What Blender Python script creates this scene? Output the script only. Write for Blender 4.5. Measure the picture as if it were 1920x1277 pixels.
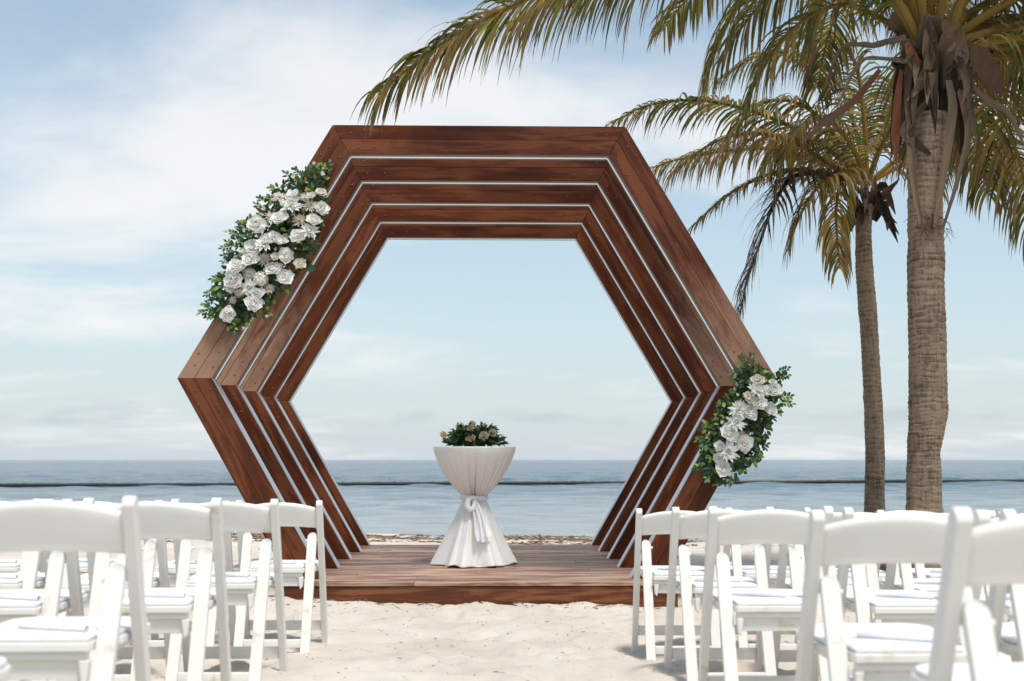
import bpy, bmesh, math, random
import numpy as np
from mathutils import Vector, Matrix

for o in list(bpy.data.objects): bpy.data.objects.remove(o)
scene = bpy.context.scene
col = scene.collection
R = math.radians
random.seed(11); rng = np.random.RandomState(5)

# ------------------------------------------------------------------ camera
EYE = 1.10
FPX, YAW, PITCH = 2133.0, 0.0210, 0.1043          # focal in pixels of the 1920 wide photograph
cam = bpy.data.cameras.new('camera'); camo = bpy.data.objects.new('camera', cam); col.objects.link(camo)
cam.sensor_width = 36.0; cam.lens = 36.0*FPX/1920.0
cam.clip_start = 0.05; cam.clip_end = 60000
cam.dof.use_dof = True; cam.dof.focus_distance = 10.0; cam.dof.aperture_fstop = 3.2
camo.location = (0, 0, EYE); camo.rotation_euler = (R(90)+PITCH, 0, -YAW)
scene.camera = camo

# ------------------------------------------------------------------ sky + sun
SUN = Vector((0.20, -0.35, 0.90)).normalized()
world = bpy.data.worlds.new('World'); scene.world = world; world.use_nodes = True
def build_world():
    nt = world.node_tree; N = nt.nodes; L = nt.links; N.clear()
    def n(t, **k):
        a = N.new(t)
        for q, v in k.items(): setattr(a, q, v)
        return a
    def val(x, i, s):
        if isinstance(x, (int, float)): s.inputs[i].default_value = x
        else: L.new(x, s.inputs[i])
    def mth(op, a, b=0.0, c=0.0):
        m = n('ShaderNodeMath', operation=op); val(a, 0, m); val(b, 1, m); val(c, 2, m); return m.outputs[0]
    def smooth(x, a, b):
        m = n('ShaderNodeMapRange', interpolation_type='SMOOTHSTEP'); val(x, 0, m)
        m.inputs[1].default_value = a; m.inputs[2].default_value = b; return m.outputs[0]
    out = n('ShaderNodeOutputWorld'); bg = n('ShaderNodeBackground')
    sky = n('ShaderNodeTexSky', sky_type='NISHITA', sun_disc=False)
    sky.sun_elevation = math.asin(SUN.z); sky.sun_rotation = math.atan2(SUN.x, SUN.y)
    sky.air_density = 1.0; sky.dust_density = 1.1; sky.ozone_density = 1.6
    tc = n('ShaderNodeTexCoord'); sx = n('ShaderNodeSeparateXYZ'); L.new(tc.outputs['Generated'], sx.inputs[0])
    z = mth('MAXIMUM', sx.outputs[2], 0.0)
    iz = mth('DIVIDE', 1.0, mth('ADD', z, 0.16))
    cx = n('ShaderNodeCombineXYZ'); L.new(mth('MULTIPLY', sx.outputs[0], iz), cx.inputs[0]); L.new(mth('MULTIPLY', sx.outputs[1], iz), cx.inputs[1])
    def noise(scale, off, detail=7, rough=.55, dist=.4, st=(1, 1, 1)):
        mp = n('ShaderNodeMapping'); mp.inputs['Location'].default_value = off; mp.inputs['Scale'].default_value = st
        L.new(cx.outputs[0], mp.inputs[0]); t = n('ShaderNodeTexNoise'); L.new(mp.outputs[0], t.inputs[0])
        t.inputs['Scale'].default_value = scale; t.inputs['Detail'].default_value = detail
        t.inputs['Roughness'].default_value = rough; t.inputs['Distortion'].default_value = dist
        return t.outputs[0]
    def blob(az, el, wa, we):                       # a cloud bank seen in that direction of the sky
        a = mth('ARCTAN2', sx.outputs[0], sx.outputs[1]); e = mth('ARCSINE', sx.outputs[2])
        da = mth('DIVIDE', mth('SUBTRACT', a, R(az)), R(wa)); de = mth('DIVIDE', mth('SUBTRACT', e, R(el)), R(we))
        d = mth('ADD', mth('MULTIPLY', da, da), mth('MULTIPLY', de, de))
        return mth('EXPONENT', mth('MULTIPLY', d, -1.0))
    big = noise(1.1, (3.1, 7.7, 0), 8, .55, .5, (.75, 1.0, 1))
    wisp = noise(2.4, (1.3, 2.2, 4), 8, .55, .5, (.8, 1.0, 1))
    f = mth('ADD', mth('MULTIPLY', big, .62), mth('MULTIPLY', wisp, .38))
    f = mth('ADD', f, mth('MULTIPLY', blob(-13, 15.0, 9.5, 3.6), .20))
    f = mth('ADD', f, mth('MULTIPLY', blob(-20, 11.0, 9, 2.2), .15))
    f = mth('ADD', f, mth('MULTIPLY', blob(-7, 20.5, 10, 2.4), .10))
    f = mth('ADD', f, mth('MULTIPLY', blob(2, 17.6, 9, 1.6), .15))
    f = mth('ADD', f, mth('MULTIPLY', blob(-20, 5.6, 16, 1.3), .06))
    f = mth('SUBTRACT', f, mth('MULTIPLY', blob(5, 8, 14, 5.0), .15))
    mask = smooth(f, .45, .71)
    # thin veil of haze that thickens toward the horizon
    veil = mth('MULTIPLY', mth('EXPONENT', mth('MULTIPLY', z, -3.3)), .82)
    veil = mth('ADD', veil, .10)
    # small grey cumulus sitting low over the sea
    a = mth('ARCTAN2', sx.outputs[0], sx.outputs[1]); e = mth('ARCSINE', sx.outputs[2])
    c2 = n('ShaderNodeCombineXYZ'); L.new(mth('MULTIPLY', a, 10.0), c2.inputs[0]); L.new(mth('MULTIPLY', e, 30.0), c2.inputs[1])
    t2 = n('ShaderNodeTexNoise'); L.new(c2.outputs[0], t2.inputs[0]); t2.inputs['Scale'].default_value = 1.0; t2.inputs['Detail'].default_value = 6
    band = mth('EXPONENT', mth('MULTIPLY', mth('POWER', mth('DIVIDE', mth('SUBTRACT', e, R(2.1)), R(.8)), 2.0), -1.0))
    low = mth('MULTIPLY', smooth(mth('ADD', mth('MULTIPLY', t2.outputs[0], .75), mth('MULTIPLY', band, .24)), .56, .70), band)
    mul = n('ShaderNodeMix', data_type='RGBA', blend_type='MULTIPLY'); mul.inputs[0].default_value = 1
    L.new(sky.outputs[0], mul.inputs[6]); mul.inputs[7].default_value = (.096, .106, .094, 1)
    def mix(fac, a, b):
        m = n('ShaderNodeMix', data_type='RGBA'); L.new(fac, m.inputs[0])
        if isinstance(a, tuple): m.inputs[6].default_value = a
        else: L.new(a, m.inputs[6])
        m.inputs[7].default_value = b; return m.outputs[2]
    c = mix(veil, mul.outputs[2], (.352, .388, .420, 1))
    c = mix(mth('MULTIPLY', mask, .86), c, (.520, .522, .522, 1))
    c = mix(mth('MULTIPLY', low, .55), c, (.285, .325, .365, 1))
    L.new(c, bg.inputs[0]); bg.inputs[1].default_value = 1.0; L.new(bg.outputs[0], out.inputs[0])
build_world()
sl = bpy.data.lights.new('sun', 'SUN'); sl.energy = 2.0; sl.angle = R(10); sl.color = (1, .945, .87)
so = bpy.data.objects.new('sun', sl); col.objects.link(so); so.rotation_euler = SUN.to_track_quat('Z', 'Y').to_euler(); so.location = (4, -4, 20)
vs = scene.view_settings; vs.view_transform = 'Standard'; vs.look = 'None'; vs.exposure = 0.88; vs.gamma = 1.0; vs.use_curve_mapping = False
scene.render.engine = 'CYCLES'; scene.render.resolution_x = 1024; scene.render.resolution_y = 681

# ------------------------------------------------------------------ helpers
def ray(x, y):
    c, s = math.cos(YAW), math.sin(YAW)
    Rv = Vector((c, -s, 0)); F = Vector((s*math.cos(PITCH), c*math.cos(PITCH), math.sin(PITCH))); U = Rv.cross(F)
    return Rv*(x-960)/FPX + F + U*(638.5-y)/FPX
def at(x, y, D):                                   # photograph pixel -> world point at distance D down the beach
    r = ray(x, y); return r*(D/r.y) + Vector((0, 0, EYE))

def tag(o, label=None, cat=None, group=None, kind=None):
    if label: o['label'] = label
    if cat: o['category'] = cat
    if group: o['group'] = group
    if kind: o['kind'] = kind
    return o
def empty(name, loc=(0, 0, 0)):
    o = bpy.data.objects.new(name, None); col.objects.link(o); o.location = loc; o.empty_display_size = .1; return o
def link(name, me, mat=None, parent=None, loc=None):
    o = bpy.data.objects.new(name, me); col.objects.link(o)
    if mat and not me.materials: me.materials.append(mat)
    if parent: o.parent = parent
    if loc is not None: o.location = loc
    return o
def mesh(name, V, F, smooth=False, colors=None):
    me = bpy.data.meshes.new(name); me.from_pydata([tuple(v) for v in V], [], F); me.update()
    if smooth: me.polygons.foreach_set('use_smooth', [True]*len(me.polygons))
    if colors is not None:
        at_ = me.color_attributes.new('Col', 'FLOAT_COLOR', 'POINT')
        c = np.ones((len(V), 4), np.float32); c[:, :3] = np.asarray(colors); at_.data.foreach_set('color', c.ravel())
    return me
def bm_mesh(name, bm, smooth=False):
    bmesh.ops.recalc_face_normals(bm, faces=bm.faces)
    me = bpy.data.meshes.new(name); bm.to_mesh(me); bm.free()
    if smooth: me.polygons.foreach_set('use_smooth', [True]*len(me.polygons))
    return me
def bevel(bm, w, seg=1):
    if w > 0: bmesh.ops.bevel(bm, geom=list(bm.edges), offset=w, segments=seg, affect='EDGES', profile=.6, clamp_overlap=True)
def prism(poly, axis, a, b, bv=0, seg=1, bm=None):
    """polygon (list of 2-tuples) extruded along axis 'x','y' or 'z' from a to b"""
    own = bm is None
    m = bmesh.new()
    def P(p, t): return {'x': (t, p[0], p[1]), 'y': (p[0], t, p[1]), 'z': (p[0], p[1], t)}[axis]
    v0 = [m.verts.new(P(p, a)) for p in poly]; v1 = [m.verts.new(P(p, b)) for p in poly]
    m.faces.new(v0); m.faces.new(v1[::-1]); k = len(poly)
    for i in range(k): m.faces.new((v0[i], v1[i], v1[(i+1) % k], v0[(i+1) % k]))
    bmesh.ops.recalc_face_normals(m, faces=m.faces); bevel(m, bv, seg)
    if own: return m
    tmp = bpy.data.meshes.new('tmp'); m.to_mesh(tmp); m.free(); bm.from_mesh(tmp); bpy.data.meshes.remove(tmp); return bm
def boxm(x0, x1, y0, y1, z0, z1, bv=0, seg=1, bm=None):
    return prism([(y0, z0), (y1, z0), (y1, z1), (y0, z1)], 'x', x0, x1, bv, seg, bm)
def tube(path, rad, seg=8, cap=True):
    V = []; F = []; n = len(path); path = [Vector(p) for p in path]; prevS = None
    for i, p in enumerate(path):
        t = (path[min(i+1, n-1)]-path[max(i-1, 0)]).normalized()
        S = prevS if prevS is not None else (Vector((1, 0, 0)) if abs(t.x) < .8 else Vector((0, 1, 0)))
        S = (S - t*S.dot(t)).normalized(); prevS = S; B = t.cross(S)
        r = rad[i] if isinstance(rad, (list, tuple)) else rad
        for k in range(seg):
            a = 2*math.pi*k/seg; V.append(p + S*math.cos(a)*r + B*math.sin(a)*r)
    for i in range(n-1):
        for k in range(seg):
            F.append((i*seg+k, i*seg+(k+1) % seg, (i+1)*seg+(k+1) % seg, (i+1)*seg+k))
    if cap: F.append(tuple(range(seg))[::-1]); F.append(tuple((n-1)*seg+k for k in range(seg)))
    return V, F
class MB:
    def __init__(s): s.V = []; s.F = []; s.C = []
    def add(s, V, F, c=None):
        o = len(s.V); s.V += [tuple(v) for v in V]; s.F += [tuple(i+o for i in f) for f in F]
        if c is not None: s.C += (c if isinstance(c, list) else [c]*len(V))
    def me(s, name, smooth=False): return mesh(name, s.V, s.F, smooth, s.C if len(s.C) == len(s.V) and s.C else None)
_lat = {}
def vnoise(x, y, seed=0):
    if seed not in _lat: _lat[seed] = np.random.RandomState(100+seed).rand(256, 256)
    g = _lat[seed]; x = np.asarray(x, float); y = np.asarray(y, float)
    xi = np.floor(x).astype(int); yi = np.floor(y).astype(int); fx = x-xi; fy = y-yi
    fx = fx*fx*(3-2*fx); fy = fy*fy*(3-2*fy)
    a = g[xi % 256, yi % 256]; b = g[(xi+1) % 256, yi % 256]; c = g[xi % 256, (yi+1) % 256]; d = g[(xi+1) % 256, (yi+1) % 256]
    return (a*(1-fx)+b*fx)*(1-fy) + (c*(1-fx)+d*fx)*fy - .5
def catmull(P, n):
    P = [Vector(p) for p in P]; P = [P[0]*2-P[1]] + P + [P[-1]*2-P[-2]]; out = []; m = len(P)-3
    for i in range(n+1):
        u = i/n*m; k = min(int(u), m-1); t = u-k; a, b, c, d = P[k:k+4]
        out.append(.5*((2*b)+(c-a)*t+(2*a-5*b+4*c-d)*t*t+(3*b-a-3*c+d)*t**3))
    return out

# ------------------------------------------------------------------ materials
def material(name):
    m = bpy.data.materials.new(name); m.use_nodes = True; nt = m.node_tree
    return m, nt, nt.nodes['Principled BSDF']
def nd(nt, t, **k):
    a = nt.nodes.new(t)
    for q, v in k.items():
        if q.startswith('i_'): a.inputs[q[2:].replace('_', ' ')].default_value = v
        else: setattr(a, q, v)
    return a
def ramp(nt, src, stops):
    r = nt.nodes.new('ShaderNodeValToRGB'); nt.links.new(src, r.inputs[0]); e = r.color_ramp.elements
    while len(e) < len(stops): e.new(.5)
    for k, (p, c) in enumerate(stops): e[k].position = p; e[k].color = c if len(c) == 4 else (*c, 1)
    return r.outputs[0]
def bump(nt, bs, h, strength=.3, dist=.01):
    b = nd(nt, 'ShaderNodeBump'); b.inputs['Strength'].default_value = strength; b.inputs['Distance'].default_value = dist
    nt.links.new(h, b.inputs['Height']); nt.links.new(b.outputs[0], bs.inputs['Normal'])

def wood(name, dark, mid, light, rough, coat, wear=.0, spec=.3, pale_end=0):
    m, nt, b = material(name); L = nt.links
    tc = nd(nt, 'ShaderNodeTexCoord'); oi = nd(nt, 'ShaderNodeObjectInfo')
    off = nd(nt, 'ShaderNodeVectorMath', operation='MULTIPLY_ADD'); off.inputs[1].default_value = (1, 1, 1)
    sc = nd(nt, 'ShaderNodeVectorMath', operation='SCALE'); sc.inputs[0].default_value = (37, 11, 23); L.new(oi.outputs['Random'], sc.inputs['Scale'])
    L.new(tc.outputs['Object'], off.inputs[0]); L.new(sc.outputs[0], off.inputs[2])
    def noise(st, scale, detail=6, rough_=.6, dist=0.):
        mp = nd(nt, 'ShaderNodeMapping'); mp.inputs['Scale'].default_value = st; L.new(off.outputs[0], mp.inputs[0])
        t = nd(nt, 'ShaderNodeTexNoise'); L.new(mp.outputs[0], t.inputs[0]); t.inputs['Scale'].default_value = scale
        t.inputs['Detail'].default_value = detail; t.inputs['Roughness'].default_value = rough_; t.inputs['Distortion'].default_value = dist; return t.outputs[0]
    g1 = noise((.6, 5.5, 5.5), 2.2, 8, .6, .9); g2 = noise((1.2, 40, 40), 3.0, 5, .6); bl = noise((1, 2.2, 2.2), 1.5, 4, .5)
    mx = nd(nt, 'ShaderNodeMath', operation='MULTIPLY_ADD'); L.new(g2, mx.inputs[0]); mx.inputs[1].default_value = .20; L.new(g1, mx.inputs[2])
    mx2 = nd(nt, 'ShaderNodeMath', operation='MULTIPLY_ADD'); L.new(bl, mx2.inputs[0]); mx2.inputs[1].default_value = .65; L.new(mx.outputs[0], mx2.inputs[2])
    c = ramp(nt, mx2.outputs[0], [(.60, dark), (.90, mid), (1.0, light)])
    hv = nd(nt, 'ShaderNodeHueSaturation'); L.new(c, hv.inputs['Color'])
    mr = nd(nt, 'ShaderNodeMapRange'); L.new(oi.outputs['Random'], mr.inputs[0]); mr.inputs[3].default_value = .78; mr.inputs[4].default_value = 1.2
    L.new(mr.outputs[0], hv.inputs['Value']); cc = hv.outputs[0]
    if wear:
        w = noise((1.0, 5, 5), 2.6, 9, .7, .4); wf = nd(nt, 'ShaderNodeMapRange', interpolation_type='SMOOTHSTEP'); L.new(w, wf.inputs[0])
        wf.inputs[1].default_value = .56; wf.inputs[2].default_value = .74; wf.inputs[4].default_value = wear
        mxx = nd(nt, 'ShaderNodeMix', data_type='RGBA'); L.new(wf.outputs[0], mxx.inputs[0]); L.new(cc, mxx.inputs[6]); mxx.inputs[7].default_value = (.30, .21, .165, 1); cc = mxx.outputs[2]
    if pale_end:                                                          # worn dusty varnish plus sky sheen, both painted paler toward one end
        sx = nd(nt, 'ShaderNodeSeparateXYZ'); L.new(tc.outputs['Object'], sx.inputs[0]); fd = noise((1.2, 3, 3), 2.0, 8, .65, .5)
        ad = nd(nt, 'ShaderNodeMath', operation='MULTIPLY_ADD'); L.new(sx.outputs[0], ad.inputs[0]); ad.inputs[1].default_value = .42*pale_end; L.new(fd, ad.inputs[2])
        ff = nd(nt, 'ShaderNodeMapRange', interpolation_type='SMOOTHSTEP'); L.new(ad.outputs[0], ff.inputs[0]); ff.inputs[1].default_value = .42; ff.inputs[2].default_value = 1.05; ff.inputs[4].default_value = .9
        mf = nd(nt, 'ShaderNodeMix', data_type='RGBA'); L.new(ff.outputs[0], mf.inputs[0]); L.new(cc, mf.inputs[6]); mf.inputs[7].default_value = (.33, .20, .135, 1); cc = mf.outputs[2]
    L.new(cc, b.inputs['Base Color'])
    rr = nd(nt, 'ShaderNodeMapRange'); L.new(bl, rr.inputs[0]); rr.inputs[3].default_value = rough-.1; rr.inputs[4].default_value = rough+.12; L.new(rr.outputs[0], b.inputs['Roughness'])
    b.inputs['Coat Weight'].default_value = coat; b.inputs['Coat Roughness'].default_value = .16; b.inputs['Specular IOR Level'].default_value = spec
    bump(nt, b, mx.outputs[0], .25, .004)
    return m
M = {}
M['arch'] = wood('varnished_wood', (.044, .0105, .0042), (.088, .0230, .0088), (.145, .045, .018), .40, .14, .09, .12)
M['arch_pale_a'] = wood('worn_sheen_wood', (.044, .0105, .0042), (.088, .0230, .0088), (.145, .045, .018), .44, .14, .2, .12, -1)
M['arch_pale_b'] = wood('worn_sheen_wood', (.044, .0105, .0042), (.088, .0230, .0088), (.145, .045, .018), .44, .14, .2, .12, 1)
M['deck'] = wood('deck_wood', (.085, .036, .022), (.25, .132, .086), (.44, .285, .205), .52, .02, .45, .15)
M['fascia'] = wood('fascia_wood', (.034, .0095, .004), (.115, .033, .0125), (.215, .075, .029), .45, .12, .08, .25)

def simple(name, c, rough=.5, metal=0., var=.0, vs_=8., spec=None):
    m, nt, b = material(name); b.inputs['Roughness'].default_value = rough; b.inputs['Metallic'].default_value = metal
    if var:
        tc = nd(nt, 'ShaderNodeTexCoord'); t = nd(nt, 'ShaderNodeTexNoise'); nt.links.new(tc.outputs['Object'], t.inputs[0]); t.inputs['Scale'].default_value = vs_; t.inputs['Detail'].default_value = 5
        lo = tuple(x*(1-var) for x in c); hi = tuple(min(1, x*(1+var)) for x in c)
        nt.links.new(ramp(nt, t.outputs[0], [(.3, lo), (.7, hi)]), b.inputs['Base Color'])
    else: b.inputs['Base Color'].default_value = (*c, 1)
    return m
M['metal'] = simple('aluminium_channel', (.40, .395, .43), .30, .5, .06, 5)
M['led'] = simple('led_diffuser', (.85, .85, .82), .4)
M['led'].node_tree.nodes['Principled BSDF'].inputs['Emission Color'].default_value = (1, .96, .9, 1); M['led'].node_tree.nodes['Principled BSDF'].inputs['Emission Strength'].default_value = .12
M['channel'] = simple('shaded_channel', (.12, .085, .07), .4, .3, .15, 5)  # strip metal with its downward-facing shade painted in as brown
M['bolt'] = simple('bolt_steel', (.16, .12, .10), .35, .8)
def resin():
    m, nt, b = material('white_resin'); L = nt.links
    tc = nd(nt, 'ShaderNodeTexCoord'); oi = nd(nt, 'ShaderNodeObjectInfo')
    ad = nd(nt, 'ShaderNodeVectorMath', operation='ADD'); L.new(tc.outputs['Object'], ad.inputs[0])
    cb = nd(nt, 'ShaderNodeCombineXYZ'); mu = nd(nt, 'ShaderNodeMath', operation='MULTIPLY'); L.new(oi.outputs['Random'], mu.inputs[0]); mu.inputs[1].default_value = 40
    for i in range(3): L.new(mu.outputs[0], cb.inputs[i])
    L.new(cb.outputs[0], ad.inputs[1])
    t = nd(nt, 'ShaderNodeTexNoise'); L.new(ad.outputs[0], t.inputs[0]); t.inputs['Scale'].default_value = 9; t.inputs['Detail'].default_value = 7; t.inputs['Roughness'].default_value = .65
    t2 = nd(nt, 'ShaderNodeTexNoise'); L.new(ad.outputs[0], t2.inputs[0]); t2.inputs['Scale'].default_value = 2.2; t2.inputs['Detail'].default_value = 4
    mm = nd(nt, 'ShaderNodeMath', operation='MULTIPLY_ADD'); L.new(t2.outputs[0], mm.inputs[0]); mm.inputs[1].default_value = .5; L.new(t.outputs[0], mm.inputs[2])
    L.new(ramp(nt, mm.outputs[0], [(.60, (.77, .755, .72)), (.88, (.755, .735, .695)), (1.03, (.60, .50, .38))]), b.inputs['Base Color'])
    b.inputs['Roughness'].default_value = .42; b.inputs['Subsurface Weight'].default_value = 0.0
    bump(nt, b, t.outputs[0], .06, .002)
    return m
M['resin'] = resin()
M['cushion'] = simple('white_vinyl', (.82, .82, .82), .5, 0, .02, 6)
M['paper'] = simple('white_paper', (.80, .81, .86), .7)
M['gap'] = simple('dark_vinyl_edge', (.08, .075, .07), .7)
def cloth():
    m, nt, b = material('tablecloth_fabric'); tc = nd(nt, 'ShaderNodeTexCoord')
    w = nd(nt, 'ShaderNodeTexNoise'); nt.links.new(tc.outputs['Object'], w.inputs[0]); w.inputs['Scale'].default_value = 220; w.inputs['Detail'].default_value = 2
    b.inputs['Base Color'].default_value = (.75, .725, .70, 1); b.inputs['Roughness'].default_value = .8; b.inputs['Sheen Weight'].default_value = .2
    bump(nt, b, w.outputs[0], .15, .001); return m
M['cloth'] = cloth()
def sheer():
    m, nt, b = material('sheer_organza'); b.inputs['Base Color'].default_value = (.86, .86, .87, 1); b.inputs['Roughness'].default_value = .55
    b.inputs['Alpha'].default_value = .72; return m
M['sheer'] = sheer()
def leafy(name, rough=.45, trans=.35):
    m, nt, b = material(name); L = nt.links
    a = nd(nt, 'ShaderNodeVertexColor', layer_name='Col'); L.new(a.outputs[0], b.inputs['Base Color']); b.inputs['Roughness'].default_value = rough
    tr = nd(nt, 'ShaderNodeBsdfTranslucent'); L.new(a.outputs[0], tr.inputs[0]); mx = nd(nt, 'ShaderNodeMixShader'); mx.inputs[0].default_value = trans
    out = nt.nodes['Material Output']; L.new(b.outputs[0], mx.inputs[1]); L.new(tr.outputs[0], mx.inputs[2]); L.new(mx.outputs[0], out.inputs[0]); return m
M['leaf'] = leafy('leaf', .4, .25)
M['frond'] = leafy('palm_leaf', .40, .48)
M['petal'] = leafy('petal', .6, .42)
M['dry'] = leafy('dry_husk', .85, .08)
def bark():
    m, nt, b = material('palm_bark'); L = nt.links; tc = nd(nt, 'ShaderNodeTexCoord')
    def noise(st, s, d=8, r=.65):
        mp = nd(nt, 'ShaderNodeMapping'); mp.inputs['Scale'].default_value = st; L.new(tc.outputs['Object'], mp.inputs[0]); t = nd(nt, 'ShaderNodeTexNoise'); L.new(mp.outputs[0], t.inputs[0])
        t.inputs['Scale'].default_value = s; t.inputs['Detail'].default_value = d; t.inputs['Roughness'].default_value = r; return t.outputs[0]
    v = noise((26, 26, 3.5), 1.6); h = noise((2.5, 2.5, 22), 1.4); bl = noise((1, 1, .8), 2.5, 5)
    wv = nd(nt, 'ShaderNodeTexWave', wave_type='BANDS', bands_direction='Z', wave_profile='SAW'); L.new(tc.outputs['Object'], wv.inputs[0]); wv.inputs['Scale'].default_value = 5.4; wv.inputs['Distortion'].default_value = 7; wv.inputs['Detail'].default_value = 4; wv.inputs['Detail Scale'].default_value = 1.5
    hh = nd(nt, 'ShaderNodeMix'); hh.inputs[0].default_value = .26; L.new(h, hh.inputs[2]); L.new(wv.outputs['Fac'], hh.inputs[3])
    s = nd(nt, 'ShaderNodeMath', operation='ADD'); L.new(v, s.inputs[0]); L.new(hh.outputs[0], s.inputs[1])
    s2 = nd(nt, 'ShaderNodeMath', operation='MULTIPLY_ADD'); L.new(bl, s2.inputs[0]); s2.inputs[1].default_value = .7; L.new(s.outputs[0], s2.inputs[2])
    L.new(ramp(nt, s2.outputs[0], [(.95/1.0*.9, (.014, .010, .008)), (.97, (.125, .086, .057)), (1.0, (.30, .225, .155))]), b.inputs['Base Color'])
    s3 = nd(nt, 'ShaderNodeMath', operation='MULTIPLY'); L.new(s2.outputs[0], s3.inputs[0]); s3.inputs[1].default_value = .70
    r = [x for x in nt.nodes if x.bl_idname == 'ShaderNodeValToRGB'][0]; nt.links.remove(r.inputs[0].links[0]); L.new(s3.outputs[0], r.inputs[0])
    r.color_ramp.elements[0].position = .62; r.color_ramp.elements[1].position = .80; r.color_ramp.elements[2].position = 1.0
    b.inputs['Roughness'].default_value = .9; bump(nt, b, s.outputs[0], .9, .02); return m
M['bark'] = bark()
def sandmat():
    m, nt, b = material('sand'); L = nt.links; tc = nd(nt, 'ShaderNodeTexCoord')
    def noise(s, d=6, r=.6):
        t = nd(nt, 'ShaderNodeTexNoise'); L.new(tc.outputs['Object'], t.inputs[0]); t.inputs['Scale'].default_value = s; t.inputs['Detail'].default_value = d; t.inputs['Roughness'].default_value = r; return t.outputs[0]
    a = noise(1.3, 8); g = noise(90, 4, .7); f = noise(420, 2, .7); k = noise(30, 6, .75)
    mm = nd(nt, 'ShaderNodeMath', operation='MULTIPLY_ADD'); L.new(g, mm.inputs[0]); mm.inputs[1].default_value = .35; L.new(a, mm.inputs[2])
    c = ramp(nt, mm.outputs[0], [(.42, (.53, .462, .392)), (.82, (.675, .612, .54))])
    sp = nd(nt, 'ShaderNodeMapRange', interpolation_type='SMOOTHSTEP'); L.new(k, sp.inputs[0]); sp.inputs[1].default_value = .67; sp.inputs[2].default_value = .74; sp.inputs[4].default_value = .5
    mx = nd(nt, 'ShaderNodeMix', data_type='RGBA'); L.new(sp.outputs[0], mx.inputs[0]); L.new(c, mx.inputs[6]); mx.inputs[7].default_value = (.30, .21, .14, 1)
    L.new(mx.outputs[2], b.inputs['Base Color']); b.inputs['Roughness'].default_value = .95; b.inputs['Specular IOR Level'].default_value = .2
    h = nd(nt, 'ShaderNodeMath', operation='MULTIPLY_ADD'); L.new(f, h.inputs[0]); h.inputs[1].default_value = .25; L.new(g, h.inputs[2])
    hk = nd(nt, 'ShaderNodeMath', operation='MULTIPLY_ADD'); L.new(k, hk.inputs[0]); hk.inputs[1].default_value = 1.6; L.new(h.outputs[0], hk.inputs[2])
    bump(nt, b, hk.outputs[0], .55, .018); return m
M['sand'] = sandmat()
def seamat():
    m, nt, b = material('sea_water'); L = nt.links; tc = nd(nt, 'ShaderNodeTexCoord')
    def noise(st, s, d=5, r=.6, dist=.3):
        mp = nd(nt, 'ShaderNodeMapping'); mp.inputs['Scale'].default_value = st; L.new(tc.outputs['Object'], mp.inputs[0]); t = nd(nt, 'ShaderNodeTexNoise'); L.new(mp.outputs[0], t.inputs[0])
        t.inputs['Scale'].default_value = s; t.inputs['Detail'].default_value = d; t.inputs['Roughness'].default_value = r; t.inputs['Distortion'].default_value = dist; return t.outputs[0]
    n1 = noise((.40, 1.1, 1), 1.3, 7, .68); n2 = noise((.012, .035, 1), 1.0, 5); n3 = noise((.05, .16, 1), 1.0, 5)
    c = ramp(nt, n2, [(.35, (.022, .082, .145)), (.65, (.046, .120, .185))])
    sy = nd(nt, 'ShaderNodeSeparateXYZ'); L.new(tc.outputs['Object'], sy.inputs[0]); sh = nd(nt, 'ShaderNodeMapRange', interpolation_type='SMOOTHSTEP'); L.new(sy.outputs[1], sh.inputs[0])
    sh.inputs[1].default_value = 75; sh.inputs[2].default_value = 21
    mx = nd(nt, 'ShaderNodeMix', data_type='RGBA'); L.new(sh.outputs[0], mx.inputs[0]); L.new(c, mx.inputs[6]); mx.inputs[7].default_value = (.34, .39, .415, 1); L.new(mx.outputs[2], b.inputs['Base Color'])   # shallows over pale sand
    b.inputs['Roughness'].default_value = .07; b.inputs['IOR'].default_value = 1.33
    s = nd(nt, 'ShaderNodeMath', operation='MULTIPLY_ADD'); L.new(n3, s.inputs[0]); s.inputs[1].default_value = 3.0; L.new(n1, s.inputs[2])
    bump(nt, b, s.outputs[0], 1.0, .55); return m
M['sea'] = seamat()
M['boom'] = simple('weathered_boom', (.022, .024, .024), .7, 0, .4, 3)
M['float'] = simple('boom_float', (.20, .18, .13), .8, 0, .3, 3)
M['debris'] = leafy('beach_debris', .9, .0)

# ------------------------------------------------------------------ the beach
ZD = EYE-.96                                        # deck top
SEA = EYE-1.40
DY0, DY1, DX0, DX1 = 9.10, 13.24, -1.66, 1.50        # deck outline
def ground(x, y, fine=True):
    x = np.asarray(x, float); y = np.asarray(y, float)
    g = -(.772+.0415*np.minimum(y, 8.6)) - .012*np.clip(x, -3, 3)
    g = np.where(y > 8.6, g - np.clip(y-8.6, 0, 12.8)*.0212, g) - np.maximum(y-21.4, 0)*.05
    g = np.where(y < 1, g*1.0, g)
    g = g + .035*np.exp(-((y-8.95)/.35)**2)*(1.0+1.6*vnoise(x*1.5, y*.0+3, 8)) - .0
    if fine:
        k = np.clip((23-y)/6, .15, 1)
        g = g + k*(.055*vnoise(x*.9, y*.9, 1) + .038*vnoise(x*2.6, y*2.6, 2) + .034*vnoise(x*6.5, y*6.5, 3) + .022*vnoise(x*13, y*13, 4) + .008*vnoise(x*27, y*27, 5))
        pit = np.clip(vnoise(x*3.4+9, y*2.4, 6)-.14, 0, 1); g = g - k*.15*pit
    return g + EYE
def gz(x, y): return float(ground(x, y))
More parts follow.
